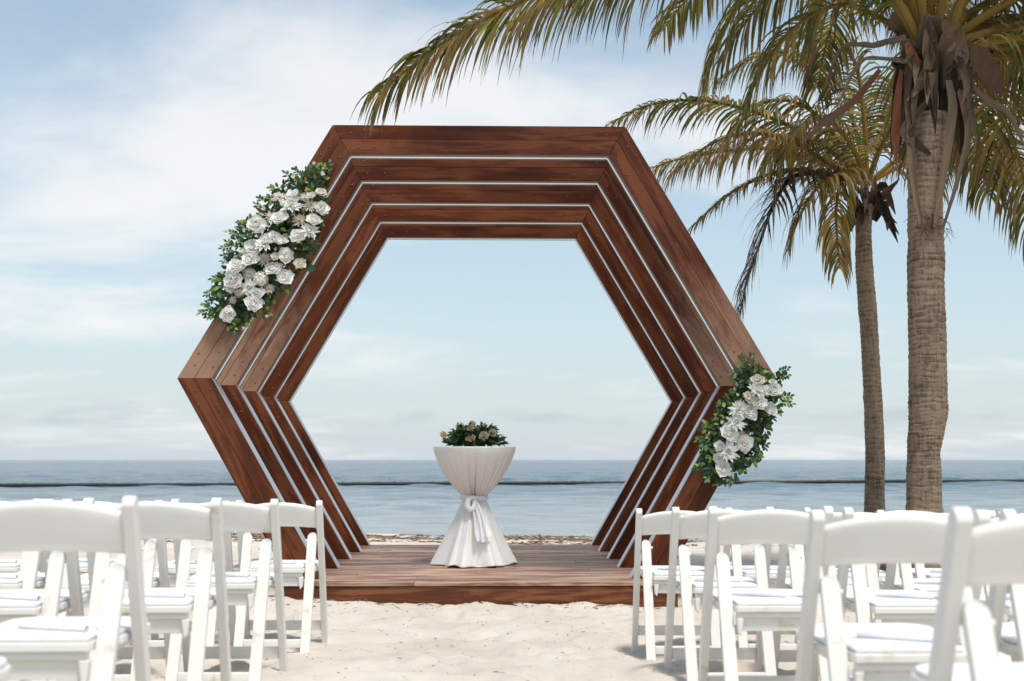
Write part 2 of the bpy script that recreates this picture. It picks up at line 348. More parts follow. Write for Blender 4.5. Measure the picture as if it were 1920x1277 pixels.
def build_sand():
    xs = np.concatenate([-np.geomspace(400, 7.2, 26)[:-1], np.arange(-7, 7.001, .035), np.geomspace(7.2, 400, 26)[1:]])
    ys = np.concatenate([np.array([-60, -20, -8, -3, -1, 0, .6]), np.arange(1.0, 13.0, .032), np.geomspace(13.0, 24, 110)[1:], np.array([26, 30, 40])])
    X, Y = np.meshgrid(xs, ys); Z = ground(X, Y)
    rf = random.Random(12)                                            # trodden aisle : soft shoe prints with a pushed-up rim
    for q in range(110):
        fx, fy, fa = rf.gauss(0, .42), rf.uniform(2.2, 8.8), rf.gauss(0, .35)+math.pi/2; m = (np.abs(X-fx) < .3) & (np.abs(Y-fy) < .3)
        dx, dy = X[m]-fx, Y[m]-fy; u = (dx*math.cos(fa)+dy*math.sin(fa))/.125; v = (-dx*math.sin(fa)+dy*math.cos(fa))/.052; d2 = u*u+v*v
        Z[m] += rf.uniform(.5, 1.0)*(-.022*np.exp(-d2**1.5) + .010*np.exp(-(np.sqrt(d2)-1.35)**2*7))
    under = (X > DX0+.06) & (X < DX1-.06) & (Y > DY0+.06) & (Y < DY1-.06); Z = np.where(under, np.minimum(Z, ZD-.10), Z)
    V = np.stack([X, Y, Z], -1).reshape(-1, 3); nx, ny = len(xs), len(ys)
    i = np.arange(nx*ny).reshape(ny, nx); F = np.stack([i[:-1, :-1], i[:-1, 1:], i[1:, 1:], i[1:, :-1]], -1).reshape(-1, 4)
    me = bpy.data.meshes.new('sand'); me.vertices.add(len(V)); me.vertices.foreach_set('co', V.ravel())
    me.loops.add(F.size); me.loops.foreach_set('vertex_index', F.ravel().astype(np.int32)); me.polygons.add(len(F))
    me.polygons.foreach_set('loop_start', np.arange(0, F.size, 4, dtype=np.int32)); me.polygons.foreach_set('use_smooth', np.ones(len(F), bool))
    me.update(calc_edges=True); tag(link('sand', me, M['sand']), kind='structure')
build_sand()
def build_sea():
    ys = np.concatenate([np.arange(19.5, 70, .16), np.geomspace(70, 400, 160)[1:], np.geomspace(400, 40000, 40)[1:]])
    us = np.linspace(-1, 1, 300)
    U, Y = np.meshgrid(us, ys); wid = np.minimum(Y*.75+10, 60000); X = U*wid
    Z = np.full_like(X, SEA)
    A = np.clip(1.15-Y/200, 0, 1)*np.clip((Y-20)/14, .22, 1); rs = np.random.RandomState(3)
    for k in range(16):
        lam = rs.uniform(.9, 5.0); th = rs.normal(0, .55); kx, ky = math.sin(th)*2*math.pi/lam, math.cos(th)*2*math.pi/lam
        Z = Z + A*.0075*lam**.8*np.sin(kx*X+ky*Y+rs.uniform(0, 7)+2.5*vnoise(X*.13, Y*.2, 20+k))
    Z = Z + A*.05*vnoise(X*.8, Y*1.9, 12)
    V = np.stack([X, Y, Z], -1).reshape(-1, 3); nx, ny = len(us), len(ys)
    i = np.arange(nx*ny).reshape(ny, nx); F = np.stack([i[:-1, :-1], i[:-1, 1:], i[1:, 1:], i[1:, :-1]], -1).reshape(-1, 4)
    me = bpy.data.meshes.new('sea'); me.vertices.add(len(V)); me.vertices.foreach_set('co', V.ravel())
    me.loops.add(F.size); me.loops.foreach_set('vertex_index', F.ravel().astype(np.int32)); me.polygons.add(len(F))
    me.polygons.foreach_set('loop_start', np.arange(0, F.size, 4, dtype=np.int32)); me.polygons.foreach_set('use_smooth', np.ones(len(F), bool))
    me.update(calc_edges=True); tag(link('sea', me, M['sea']), kind='structure')
build_sea()
def build_boom():
    t = empty('floating_barrier', (0, 64, SEA)); pts = []; r = []
    for i in range(240):
        u = i/239; x = -45+u*100; y = 58+ (x+25)*.20 + .0026*(x-5)**2*.3 + .2*float(vnoise(x*.12, 1, 31))
        pts.append(Vector((x, y-64, .10+.012*float(vnoise(x*.4, 2, 32))))); r.append(.090+.012*float(vnoise(x*1.1, 3, 33)))
    link('boom_tube', mesh('boom_tube', *tube(pts, r, 8), True), M['boom'], t)
    mb = MB()
    for i in range(0, 236):
        for q in range(2):
            p = pts[i].lerp(pts[i+1], random.random()); d = (pts[i+1]-pts[i]).normalized(); w = random.uniform(.05, .22)
            V, F = tube([p+Vector((0, 0, .06))-d*w, p+Vector((0, -.02, .085+random.random()*.03)), p+Vector((0, 0, .06))+d*w], [.02, .035, .02], 5); mb.add(V, F)
    o = link('weed_fringe', mb.me('weed_fringe'), M['float'], t); o['kind'] = 'stuff'
    tag(t, 'long dark floating barrier line stretched across the sea', 'barrier')
build_boom()
def build_debris():
    mb = MB(); rs = random.Random(4)
    def stick(x, y, L, r, c):
        a = rs.uniform(0, math.pi); z = gz(x, y)+r*.6; d = Vector((math.cos(a), math.sin(a), rs.uniform(-.1, .25)))*L*.5; s = Vector((-d.y, d.x, 0))*rs.uniform(-.4, .4)
        V, F = tube([Vector((x, y, z))-d, Vector((x, y, z+r))+s, Vector((x, y, z))+d], [r*.6, r, r*.5], 4); mb.add(V, F, c)
    cs = [(.10, .055, .03), (.16, .10, .06), (.05, .03, .02), (.22, .15, .09)]
    for k in range(3000):
        y = rs.uniform(2.2, 9.3) if k % 3 else rs.uniform(6, 9.2); x = rs.uniform(-1, 1)*(1.0+y*.5)
        if x > DX0 and x < DX1 and y > DY0-.05: continue
        L = min(.08, .006+rs.expovariate(1/.010)); stick(x, y, L, rs.uniform(.0008, .0022), rs.choice(cs))
    for k in range(160):
        stick(rs.uniform(DX0, DX1), DY0-abs(rs.gauss(0, .12))-.02, rs.uniform(.02, .10), rs.uniform(.0015, .004), rs.choice(cs))
    tag(link('beach_debris', mb.me('beach_debris'), M['debris']), 'small brown twigs and weed bits strewn over the pale sand', 'debris', kind='stuff')
    mb = MB()
    for k in range(42000):
        y = 18.0+3.4*rs.betavariate(2.2, 1.6); x = rs.uniform(-20, 24); z = gz(x, y); s = rs.uniform(.012, .055)
        if vnoise(x*.9, y*1.7, 40) < -.12: continue
        V = [Vector((x+rs.gauss(0, s), y+rs.gauss(0, s), z-.005+abs(rs.gauss(0, s*.28)))) for _ in range(5)]
        b = rs.uniform(.5, 1.5); mb.add(V, [(0, 1, 2), (1, 2, 3), (2, 3, 4)], (.24*b, .155*b, .09*b))
    tag(link('seaweed', mb.me('seaweed'), M['debris']), 'brown seaweed washed up in a band along the waterline', 'seaweed', kind='stuff')
build_debris()

# ------------------------------------------------------------------ deck
def build_deck():
    t = empty('wooden_platform', ((DX0+DX1)/2, DY0, gz(0, DY0-.3)-.05)); base = t.location.copy()
    def add(name, m, mat, loc):
        return link(name, m, mat, t, Vector(loc)-base)
    pitch = .1445; n = int((DY1-DY0)/pitch); rs = random.Random(8)
    for i in range(n):
        y = DY0 - .012 + pitch*(i+.5); j = DX0 + (DX1-DX0)*rs.choice([.18, .35, .62, .8, .5]) + rs.uniform(-.1, .1)
        for a, b in ((DX0-.012, j-.0015), (j+.0015, DX1+.012)):
            w = pitch-.007; z = rs.uniform(-.0018, .0018)
            m = boxm(-(b-a)/2, (b-a)/2, -w/2, w/2, -.028, 0, .003)
            add('deck_plank', bm_mesh('deck_plank', m), M['deck'], ((a+b)/2, y, ZD+z))
    def board(x0, x1, y0, y1, z0, z1, rot=0):
        lx = (x1-x0); ly = (y1-y0)
        if lx > ly: m = boxm(-lx/2, lx/2, -ly/2, ly/2, -(z1-z0)/2, (z1-z0)/2, .003); r = 0
        else: m = boxm(-ly/2, ly/2, -lx/2, lx/2, -(z1-z0)/2, (z1-z0)/2, .003); r = math.pi/2
        o = add('fascia_board', bm_mesh('fascia_board', m), M['fascia'], ((x0+x1)/2, (y0+y1)/2, (z0+z1)/2)); o.rotation_euler.z = r
    zt = ZD-.034; zm = ZD-.165; zb = ZD-.30
    for x0, x1 in ((DX0, DX1),): board(x0, x1, DY0+.004, DY0+.034, zm+.004, zt)
    for x0, x1 in ((DX0, -.6), (-.596, DX1)): board(x0, x1, DY0+.006, DY0+.034, zb, zm)
    for s, x in ((-1, DX0), (1, DX1)):
        a, b = (x, x+.03) if s < 0 else (x-.03, x)
        board(a, b, DY0+.037, DY1-.05, zm+.004, zt); board(a, b, DY0+.037, DY1-.05, zb, zm)
    board(DX0+.035, DX1-.035, DY1-.06, DY1-.03, zb, zt)
    for k in range(4):
        x = DX0+.3+k*(DX1-DX0-.6)/3
        m = boxm(-.03, .03, 0, DY1-DY0-.12, -.09, -.030, 0); add('joist', bm_mesh('joist', m), M['fascia'], (x, DY0+.04, ZD))
    tag(t, 'low varnished wooden plank platform under the hexagonal arch', 'platform')
build_deck()

# ------------------------------------------------------------------ hexagonal arch
XC, ZC, D1, AO, AI, SP, TH = -.079, EYE+.664, 9.383, 2.144, 1.890, .896, .160
def clip_low(poly, zmin):
    out = []
    for i in range(len(poly)):
        a, b = poly[i], poly[(i+1) % len(poly)]
        ia, ib = a[1] >= zmin, b[1] >= zmin
        if ia: out.append(a)
        if ia != ib:
            t = (zmin-a[1])/(b[1]-a[1]); out.append((a[0]+t*(b[0]-a[0]), zmin))
    return out
def build_arch():
    T = empty('wedding_arch', (XC, D1, ZD)); tan30 = math.tan(math.pi/6); zlow = ZD-ZC+.002
    for k in range(5):
        fr = None; y0 = k*SP
        items = []
        for side in range(6):
            if side == 4: continue                                   # the bottom side lies below the platform
            a = R(30+60*side); n = Vector((math.cos(a), math.sin(a))); tg = Vector((n.y, -n.x))
            def piece(a0, a1, ya, yb, gap, bv):
                q = [(n*aa + tg*s*(aa*tan30-gap)) for aa, s in ((a0, -1), (a1, -1), (a1, 1), (a0, 1))]
                poly = clip_low([(v.x, v.y) for v in q], zlow)
                if len(poly) < 3: return None
                c = Vector((sum(p[0] for p in poly)/len(poly), sum(p[1] for p in poly)/len(poly)))
                loc = [((Vector(p)-c).dot(tg), (Vector(p)-c).dot(n)) for p in poly]
                m = prism([(u, v) for u, v in loc], 'y', ya, yb, bv)
                # local x along the plank, local z outward
                rot = math.atan2(tg.y, tg.x)
                return m, c, rot
            mid = (AO+AI+.008)/2 + .002*math.sin(3*k+side)
            for a0, a1 in ((AI+.008, mid-.0012), (mid+.0012, AO)):
                r_ = piece(a0, a1, 0, TH, .0012, .0022); items.append(('plank', r_, M['arch_pale_a'] if side == 2 and k < 3 else M['arch_pale_b'] if side == 0 and k < 2 else M['arch'], random.uniform(-.0012, .0012)))
            items.append(('metal_strip', piece(AI, AI+.0078, .006, TH-.006, .0005, .0), M['metal'] if side in (3, 5) else M['channel'], 0))  # same strip all round; shade coloured in on upper sides, sky light below
            if side not in (3, 5): items.append(('light_strip', piece(AI-.004, AI-.0002, TH*.5-.015, TH*.5+.015, .001, .0), M['led'], 0))
        fr = empty('hexagon_frame', (0, y0, 0)); fr.parent = T
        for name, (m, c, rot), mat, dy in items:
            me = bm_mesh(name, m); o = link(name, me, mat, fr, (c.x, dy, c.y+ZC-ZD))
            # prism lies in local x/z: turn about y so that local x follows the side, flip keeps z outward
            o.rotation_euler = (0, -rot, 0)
            if name == 'plank' : pass
        mb = MB()
        for side in range(6):
            if side == 4: continue
            a = R(30+60*side); n = Vector((math.cos(a), math.sin(a))); tg = Vector((-n.y, n.x))
            for e in (-1, 1):
                for (da, dl) in ((.05, .10), (.06, .26), (.17, .12), (.20, .24)):
                    aa = AI+.008+da + random.uniform(-.008, .008); p = n*aa + tg*e*(aa*tan30-dl+random.uniform(-.01, .01))
                    if p.y < zlow+.05: continue
                    V = []; rr = .0085; c3 = Vector((p.x, 0, p.y+ZC-ZD))
                    for lv, (rad, yy) in enumerate(((1, .001), (.9, -.004), (.5, -.0065))):
                        for q in range(8): V.append(c3+Vector((math.cos(q*math.pi/4)*rr*rad, yy, math.sin(q*math.pi/4)*rr*rad)))
                    F = [(l*8+q, l*8+(q+1) % 8, (l+1)*8+(q+1) % 8, (l+1)*8+q) for l in range(2) for q in range(8)] + [tuple(range(16, 24))]
                    mb.add(V, F)
        link('bolt_heads', mb.me('bolt_heads', True), M['bolt'], fr)['kind'] = 'stuff'
    tag(T, 'large brown wooden arch of five nested hexagon frames edged with light strips', 'wedding arch')
build_arch()

# ------------------------------------------------------------------ flowers
def petal_patch(L, W, cup, curl, n=4, m=4):
    """a petal rooted at the origin growing along +z, facing -y; list of verts, faces"""
    V = []; F = []
    for i in range(n+1):
        u = i/n; w = W*math.sin(math.pi*(.12+.80*u))**.8
        for j in range(m+1):
            s = j/m*2-1; x = s*w*.5
            y = -cup*(1-s*s)*0 + cup*(s*s)*-1*W*.5 + curl*L*u*u
            V.append(Vector((x, y+.05*L*math.sin(5*s+9*u+L*50)*u, L*u*(1-.10*s*s)+.04*L*math.sin(7*s+L*31)*u)))
    for i in range(n):
        for j in range(m): F.append((i*(m+1)+j, i*(m+1)+j+1, (i+1)*(m+1)+j+1, (i+1)*(m+1)+j))
    return V, F
def flower_mesh(kind, seed, tint=(.84, .83, .80), core=(.82, .76, .62)):
    rs = random.Random(seed); mb = MB()
    def ring(count, rad, tilt, L, W, cup, curl, zoff, c, ph=0., n=4, m=4):
        for q in range(count):
            a = 2*math.pi*(q+ph)/count + rs.uniform(-.25, .25); tl = tilt+rs.uniform(-.16, .16); k = rs.uniform(.80, 1.12)
            V, F = petal_patch(L*k, W*k, cup, curl, n, m); Mx = Matrix.Rotation(a, 3, 'Z')@Matrix.Rotation(-tl, 3, 'X')
            sh = rs.uniform(.93, 1.04)
            mb.add([Mx@v + Mx@Vector((0, 0, 0)) + Vector((math.sin(a)*-rad*0, 0, zoff)) + Matrix.Rotation(a, 3, 'Z')@Vector((0, rad, 0)) for v in V], F, tuple(x*sh for x in c))
    # unit flower: radius about 1, opening along +z
    def mixc(t): return tuple(a*(1-t)+b*t for a, b in zip(tint, core))
    if kind == 'rose':
        ring(7, .10, 1.32, .98, 1.15, .22, -.12, -.10, tint); ring(7, .08, 1.08, .86, 1.1, .3, -.12, -.02, tint, .5)
        ring(5, .06, .82, .70, .95, .4, -.10, .05, mixc(.1), .2); ring(4, .05, .45, .68, .66, .8, -.02, .08, mixc(.35), .6)
        ring(3, .03, .20, .60, .5, 1.0, .05, .10, mixc(.6), .1); ring(3, .0, .05, .56, .3, 1.0, .1, .1, mixc(.8), .5)
    elif kind == 'dahlia':
        for lv, (cnt, tl, L) in enumerate(((16, 1.42, 1.0), (16, 1.22, .95), (14, 1.0, .85), (12, .75, .72), (9, .5, .6), (6, .2, .5))):
            ring(cnt, .05, tl, L, .30, .5, -.08, .02*lv, mixc(.08*lv), .5*(lv % 2), 3, 2)
    elif kind == 'mum':
        for lv, (cnt, tl, L) in enumerate(((16, 1.45, 1.0), (16, 1.15, .95), (13, .85, .85), (9, .5, .75), (5, .2, .65))):
            ring(cnt, .03, tl, L, .15, .6, .15, .02*lv, mixc(.2+.12*lv), .5*(lv % 2), 3, 1)
    elif kind == 'cluster':
        for q in range(60):
            a = q*2.39996; ph = math.acos(1-q/60*.97); d = Vector((math.sin(ph)*math.cos(a), math.sin(ph)*math.sin(a), math.cos(ph)*.75)); Q = d.to_track_quat('Z', 'Y').to_matrix()
            V, F = petal_patch(.42, .42, .1, .0, 2, 2); mb.add([d*.66+Q@(Matrix.Rotation(-1.5, 3, 'X')@(v-Vector((0, 0, .2)))) for v in V], F, mixc(.3))
        for q in range(26):
            a = q*2.39996; ph = math.acos(1-q/26*.95); d = Vector((math.sin(ph)*math.cos(a), math.sin(ph)*math.sin(a), math.cos(ph)*.75)); Q = d.to_track_quat('Z', 'Y').to_matrix()
            for pz in range(4):
                V, F = petal_patch(.30, .30, .1, .0, 2, 2); Mx = Q@Matrix.Rotation(pz*math.pi/2+q, 3, 'Z')@Matrix.Rotation(-1.25, 3, 'X')
                mb.add([d*.8+Mx@v for v in V], F, tuple(x*rs.uniform(.92, 1.02) for x in mixc(.1)))
    else:  # bud
        ring(4, .10, .55, 1.3, .9, .7, -.1, -.3, mixc(.15)); ring(4, .06, .30, 1.25, .8, .9, .0, -.25, mixc(.35), .5); ring(3, .02, .1, 1.15, .5, 1., .1, -.2, mixc(.6))
        for q in range(4):
            V, F = petal_patch(.8, .25, .3, -.1, 2, 1); Mx = Matrix.Rotation(q*1.57, 3, 'Z')@Matrix.Rotation(-.75, 3, 'X'); mb.add([Mx@v+Vector((0, 0, -.42)) for v in V], F, (.12, .2, .05))
    return mb.me(kind, True)
WH = (.96, .96, .94)
FM = {'r': [flower_mesh('rose', 1, WH), flower_mesh('rose', 2, WH), flower_mesh('rose', 3, WH, (.84, .80, .70))], 'c': [flower_mesh('rose', 4, (.90, .87, .78), (.88, .77, .56))],
      'd': [flower_mesh('dahlia', 5, WH, (.85, .85, .74)), flower_mesh('dahlia', 6, WH)], 'm': [flower_mesh('mum', 7, (.78, .73, .64), (.72, .62, .48)), flower_mesh('mum', 8, (.80, .77, .70))],
      'p': [flower_mesh('cluster', 9, (.92, .92, .84))], 'b': [flower_mesh('bud', 10, (.92, .90, .85))], 'y': [flower_mesh('rose', 14, (.92, .78, .58), (.90, .66, .40)), flower_mesh('rose', 15, (.92, .80, .62), (.90, .68, .42))]}
FN = {'r': 'rose', 'c': 'cream_rose', 'd': 'dahlia', 'm': 'chrysanthemum', 'p': 'hydrangea', 'b': 'rosebud', 'y': 'peach_rose'}
def put_flower(parent, base, kind, pos, diam, face, rs):
    me = rs.choice(FM[kind]); o = link(FN[kind], me, M['petal'], parent, Vector(pos)-base); s = diam*.5*{'b': .72, 'p': .86}.get(kind, 1.0)
    o.scale = (s, s, s*(.85 if kind in 'rcdmy' else 1)); f = Vector(face)+Vector((rs.gauss(0, .25), 0, rs.gauss(0, .2)))
    q = f.normalized().to_track_quat('Z', 'Y'); o.rotation_mode = 'QUATERNION'; o.rotation_quaternion = q @ Matrix.Rotation(rs.uniform(0, 6.28), 3, 'Z').to_quaternion()
def leaf_geo(p, d, nrm, L, W):
    """pointed oval leaf, folded along its midrib"""
    d = d.normalized(); s = d.cross(nrm).normalized(); n = s.cross(d)
    V = [p]; prof = ((.18, .62), (.42, 1.0), (.70, .78), (.90, .34))
    for u, w in prof:
        c = p+d*L*u - n*L*.10*u*u
        V += [c+s*W*.5*w+n*W*.10*w, c, c-s*W*.5*w+n*W*.10*w]
    V.append(p+d*L-n*L*.12)
    F = [(0, 1, 2), (0, 2, 3)]
    for i in range(3):
        a = 1+i*3; F += [(a, a+3, a+4, a+1), (a+1, a+4, a+5, a+2)]
    F += [(10, 13, 11), (11, 13, 12)]
    return V, F
def green(rs, light=.12):
    if rs.random() < light: c = (.24, .34, .06)
    elif rs.random() < .4: c = (.075, .155, .042)
    else: c = (.030, .078, .028)
    k = rs.uniform(.7, 1.3); return (c[0]*k, c[1]*k, c[2]*k)
def inside(p, poly):
    x, y = p; r = False
    for i in range(len(poly)):
        (x1, y1), (x2, y2) = poly[i], poly[i-1]
        if (y1 > y) != (y2 > y) and x < (x2-x1)*(y-y1)/(y2-y1)+x1: r = not r
    return r
def arrangement(name, label, org, sc, flowers, outline, sprigs, nleaf, seed):
    rs = random.Random(seed)
    px = lambda a, b: (org[0]+a/sc, org[1]+b/sc)
    cx = sum(p[0] for p in outline)/len(outline); cy = sum(p[1] for p in outline)/len(outline)
    base = at(*px(cx, cy), D1-.002); t = empty(name, base); mb = MB()
    xs = [p[0] for p in outline]; ys = [p[1] for p in outline]; n = 0
    while n < nleaf:
        a, b = rs.uniform(min(xs), max(xs)), rs.uniform(min(ys), max(ys))
        if not inside((a, b), outline): continue
        n += 1; depth = rs.uniform(.012, .10) if n % 3 else rs.uniform(.01, .05)
        p = at(*px(a, b), D1-depth); out = Vector((a-cx, 0, -(b-cy))).normalized()
        d = (out*rs.uniform(.2, 1.0)+Vector((rs.gauss(0, .6), -rs.uniform(.0, .7), rs.gauss(0, .6)))).normalized()
        nr = Vector((rs.gauss(0, .5), -1, rs.uniform(0, .9))); L = rs.uniform(.038, .066)
        V, F = leaf_geo(p, d, nr, L, L*rs.uniform(.48, .62)); mb.add(V, F, green(rs))
    for (a0, b0, a1, b1) in sprigs:                                   # leafy twigs that stick out of the outline
        p0 = at(*px(a0, b0), D1-.06); p1 = at(*px(a1, b1), D1-rs.uniform(.05, .12)); L = (p1-p0).length
        V, F = tube([p0, p0.lerp(p1, .5)+Vector((0, -.01, .012)), p1], [.0022, .0018, .0010], 4); mb.add(V, F, (.07, .11, .03)); k = max(4, int(L/.016))
        for i in range(k):
            u = .25+.75*(i+1)/k; p = p0.lerp(p1, u); sd = Vector((-(p1-p0).z, 0, (p1-p0).x)).normalized()*(1 if i % 2 else -1)
            d = ((p1-p0).normalized()*.8+sd*(.9 if i < k-1 else .1)+Vector((0, rs.gauss(0, .3), 0))); ll = rs.uniform(.034, .052)
            V, F = leaf_geo(p, d, Vector((rs.gauss(0, .4), -1, rs.uniform(0, .8))), ll, ll*.6); mb.add(V, F, green(rs, .2))
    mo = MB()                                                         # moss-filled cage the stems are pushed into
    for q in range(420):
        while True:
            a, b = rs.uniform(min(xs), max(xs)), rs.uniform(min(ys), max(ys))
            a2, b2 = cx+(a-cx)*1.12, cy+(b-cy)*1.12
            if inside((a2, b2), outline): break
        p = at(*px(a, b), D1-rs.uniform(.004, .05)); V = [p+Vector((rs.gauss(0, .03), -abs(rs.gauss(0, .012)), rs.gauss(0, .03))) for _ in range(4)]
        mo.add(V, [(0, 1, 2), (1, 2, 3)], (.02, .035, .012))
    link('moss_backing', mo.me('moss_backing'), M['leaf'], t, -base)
    fo = link('foliage', mb.me('foliage'), M['leaf'], t, -base); fo['kind'] = 'stuff'
    for (a, b, dm, k) in flowers:
        dep = {'d': .15, 'r': .15, 'c': .145, 'p': .13, 'm': .125, 'b': .14}[k] + rs.uniform(-.02, .025)
        D = D1-dep; dia = dm/sc*D/FPX*1.30
        p = at(*px(a, b), D); off = Vector((a-cx, 0, -(b-cy)))*.0009
        put_flower(t, base, k, p, dia, Vector((off.x, -1, off.z+.48)), rs)
    tag(t, label, 'flowers'); return t
FL = [(832,67,45,'b'),(888,138,58,'b'),(695,160,50,'b'),(882,265,72,'c'),(592,292,85,'m'),(700,270,62,'r'),(680,345,132,'d'),(815,285,62,'c'),(810,355,100,'m'),(885,368,92,'r'),(770,300,70,'m'),(490,378,55,'b'),
 (605,440,104,'r'),(545,425,80,'m'),(445,480,108,'r'),(738,455,104,'m'),(835,450,92,'r'),(355,525,44,'b'),(395,520,36,'b'),(720,560,94,'r'),(800,530,112,'d'),(505,610,132,'d'),(560,555,62,'r'),(598,592,98,'r'),(640,565,56,'m'),
 (418,640,102,'r'),(400,722,98,'r'),(355,665,52,'m'),(492,718,88,'m'),(566,702,56,'c'),(575,650,42,'b'),(640,693,92,'r'),(560,785,108,'r'),(305,770,106,'r'),(640,845,102,'r'),(210,812,42,'b'),(285,860,106,'r'),
 (395,820,92,'p'),(470,850,104,'p'),(400,912,112,'d'),(350,925,52,'m'),(530,920,74,'m'),(268,915,62,'r'),(320,945,62,'m'),(465,955,78,'r'),(285,995,56,'m'),(418,1018,102,'r'),(495,1020,34,'b'),(250,1090,96,'r'),(510,1110,46,'b'),(360,1185,50,'b'),(740,750,72,'c'),(715,775,42,'b'),(775,728,34,'b')]
OL = [(960,60),(900,230),(930,330),(880,520),(840,620),(820,760),(700,830),(640,920),(540,1010),(490,1090),(370,1120),(330,1200),(230,1170),(190,1120),(110,1090),(130,960),(190,840),(250,760),(270,680),(280,560),(330,480),(430,430),(480,330),(560,240),(650,160),(760,130),(830,90)]
SL = [(800,200,830,70),(900,220,940,60),(870,180,885,90),(680,180,640,130),(580,250,540,230),(500,330,460,300),(480,380,440,340),(400,480,330,470),(340,560,255,530),(320,620,205,640),(300,640,240,600),(320,720,215,730),(300,700,220,690),(240,830,140,850),(200,900,95,960),(180,980,90,1020),(200,1050,60,1085),(180,1090,105,1110),(300,1120,290,1200),(380,1090,430,1090),(480,1060,520,1085),(700,780,700,810),(790,740,820,790),(260,820,180,860),(420,1080,390,1160),(760,170,700,105)]
arrangement('flower_arrangement', 'long white rose and dahlia spray on the arch\'s upper slope, away from the palms', (360, 290), 3.65, FL, OL, SL, 1250, 21)
FR = [(600,315,90,'c'),(665,318,34,'b'),(718,330,56,'r'),(595,400,138,'d'),(718,400,124,'r'),(437,432,44,'b'),(525,455,94,'c'),(610,502,112,'r'),(695,550,108,'r'),(450,545,128,'d'),(530,572,128,'r'),(430,650,132,'d'),(310,655,55,'b'),
 (362,735,126,'r'),(470,745,62,'m'),(555,735,42,'b'),(492,820,124,'r'),(290,840,78,'r'),(370,880,142,'d'),(290,935,82,'r'),(318,1025,114,'r'),(355,1105,42,'b')]
OR_ = [(470,170),(560,180),(650,240),(740,260),(790,330),(760,480),(740,580),(700,680),(640,760),(620,880),(560,970),(480,1030),(420,1090),(330,1135),(260,1090),(170,1040),(130,960),(170,830),(220,740),(240,640),(300,560),(300,490),(370,440),(400,380),(440,280)]
SR = [(480,200,470,120),(540,190,540,130),(470,260,390,265),(430,300,430,200),(720,260,840,215),(740,280,835,275),(720,450,860,435),(730,480,870,500),(720,500,770,570),(200,760,120,790),(190,800,140,850),(230,700,150,700),(230,660,175,660),(300,520,280,500),(640,800,660,850),(560,900,620,920),(540,960,585,960),(180,980,105,1010),(320,1100,270,1140),(400,1080,380,1130),(660,700,690,650),(600,830,670,820),(220,1030,190,1100),(460,1000,490,1040)]
arrangement('flower_arrangement', 'shorter white rose and dahlia spray low on the arch\'s leg beside the palms', (1280, 640), 4.258, FR, OR_, SR, 950, 22)

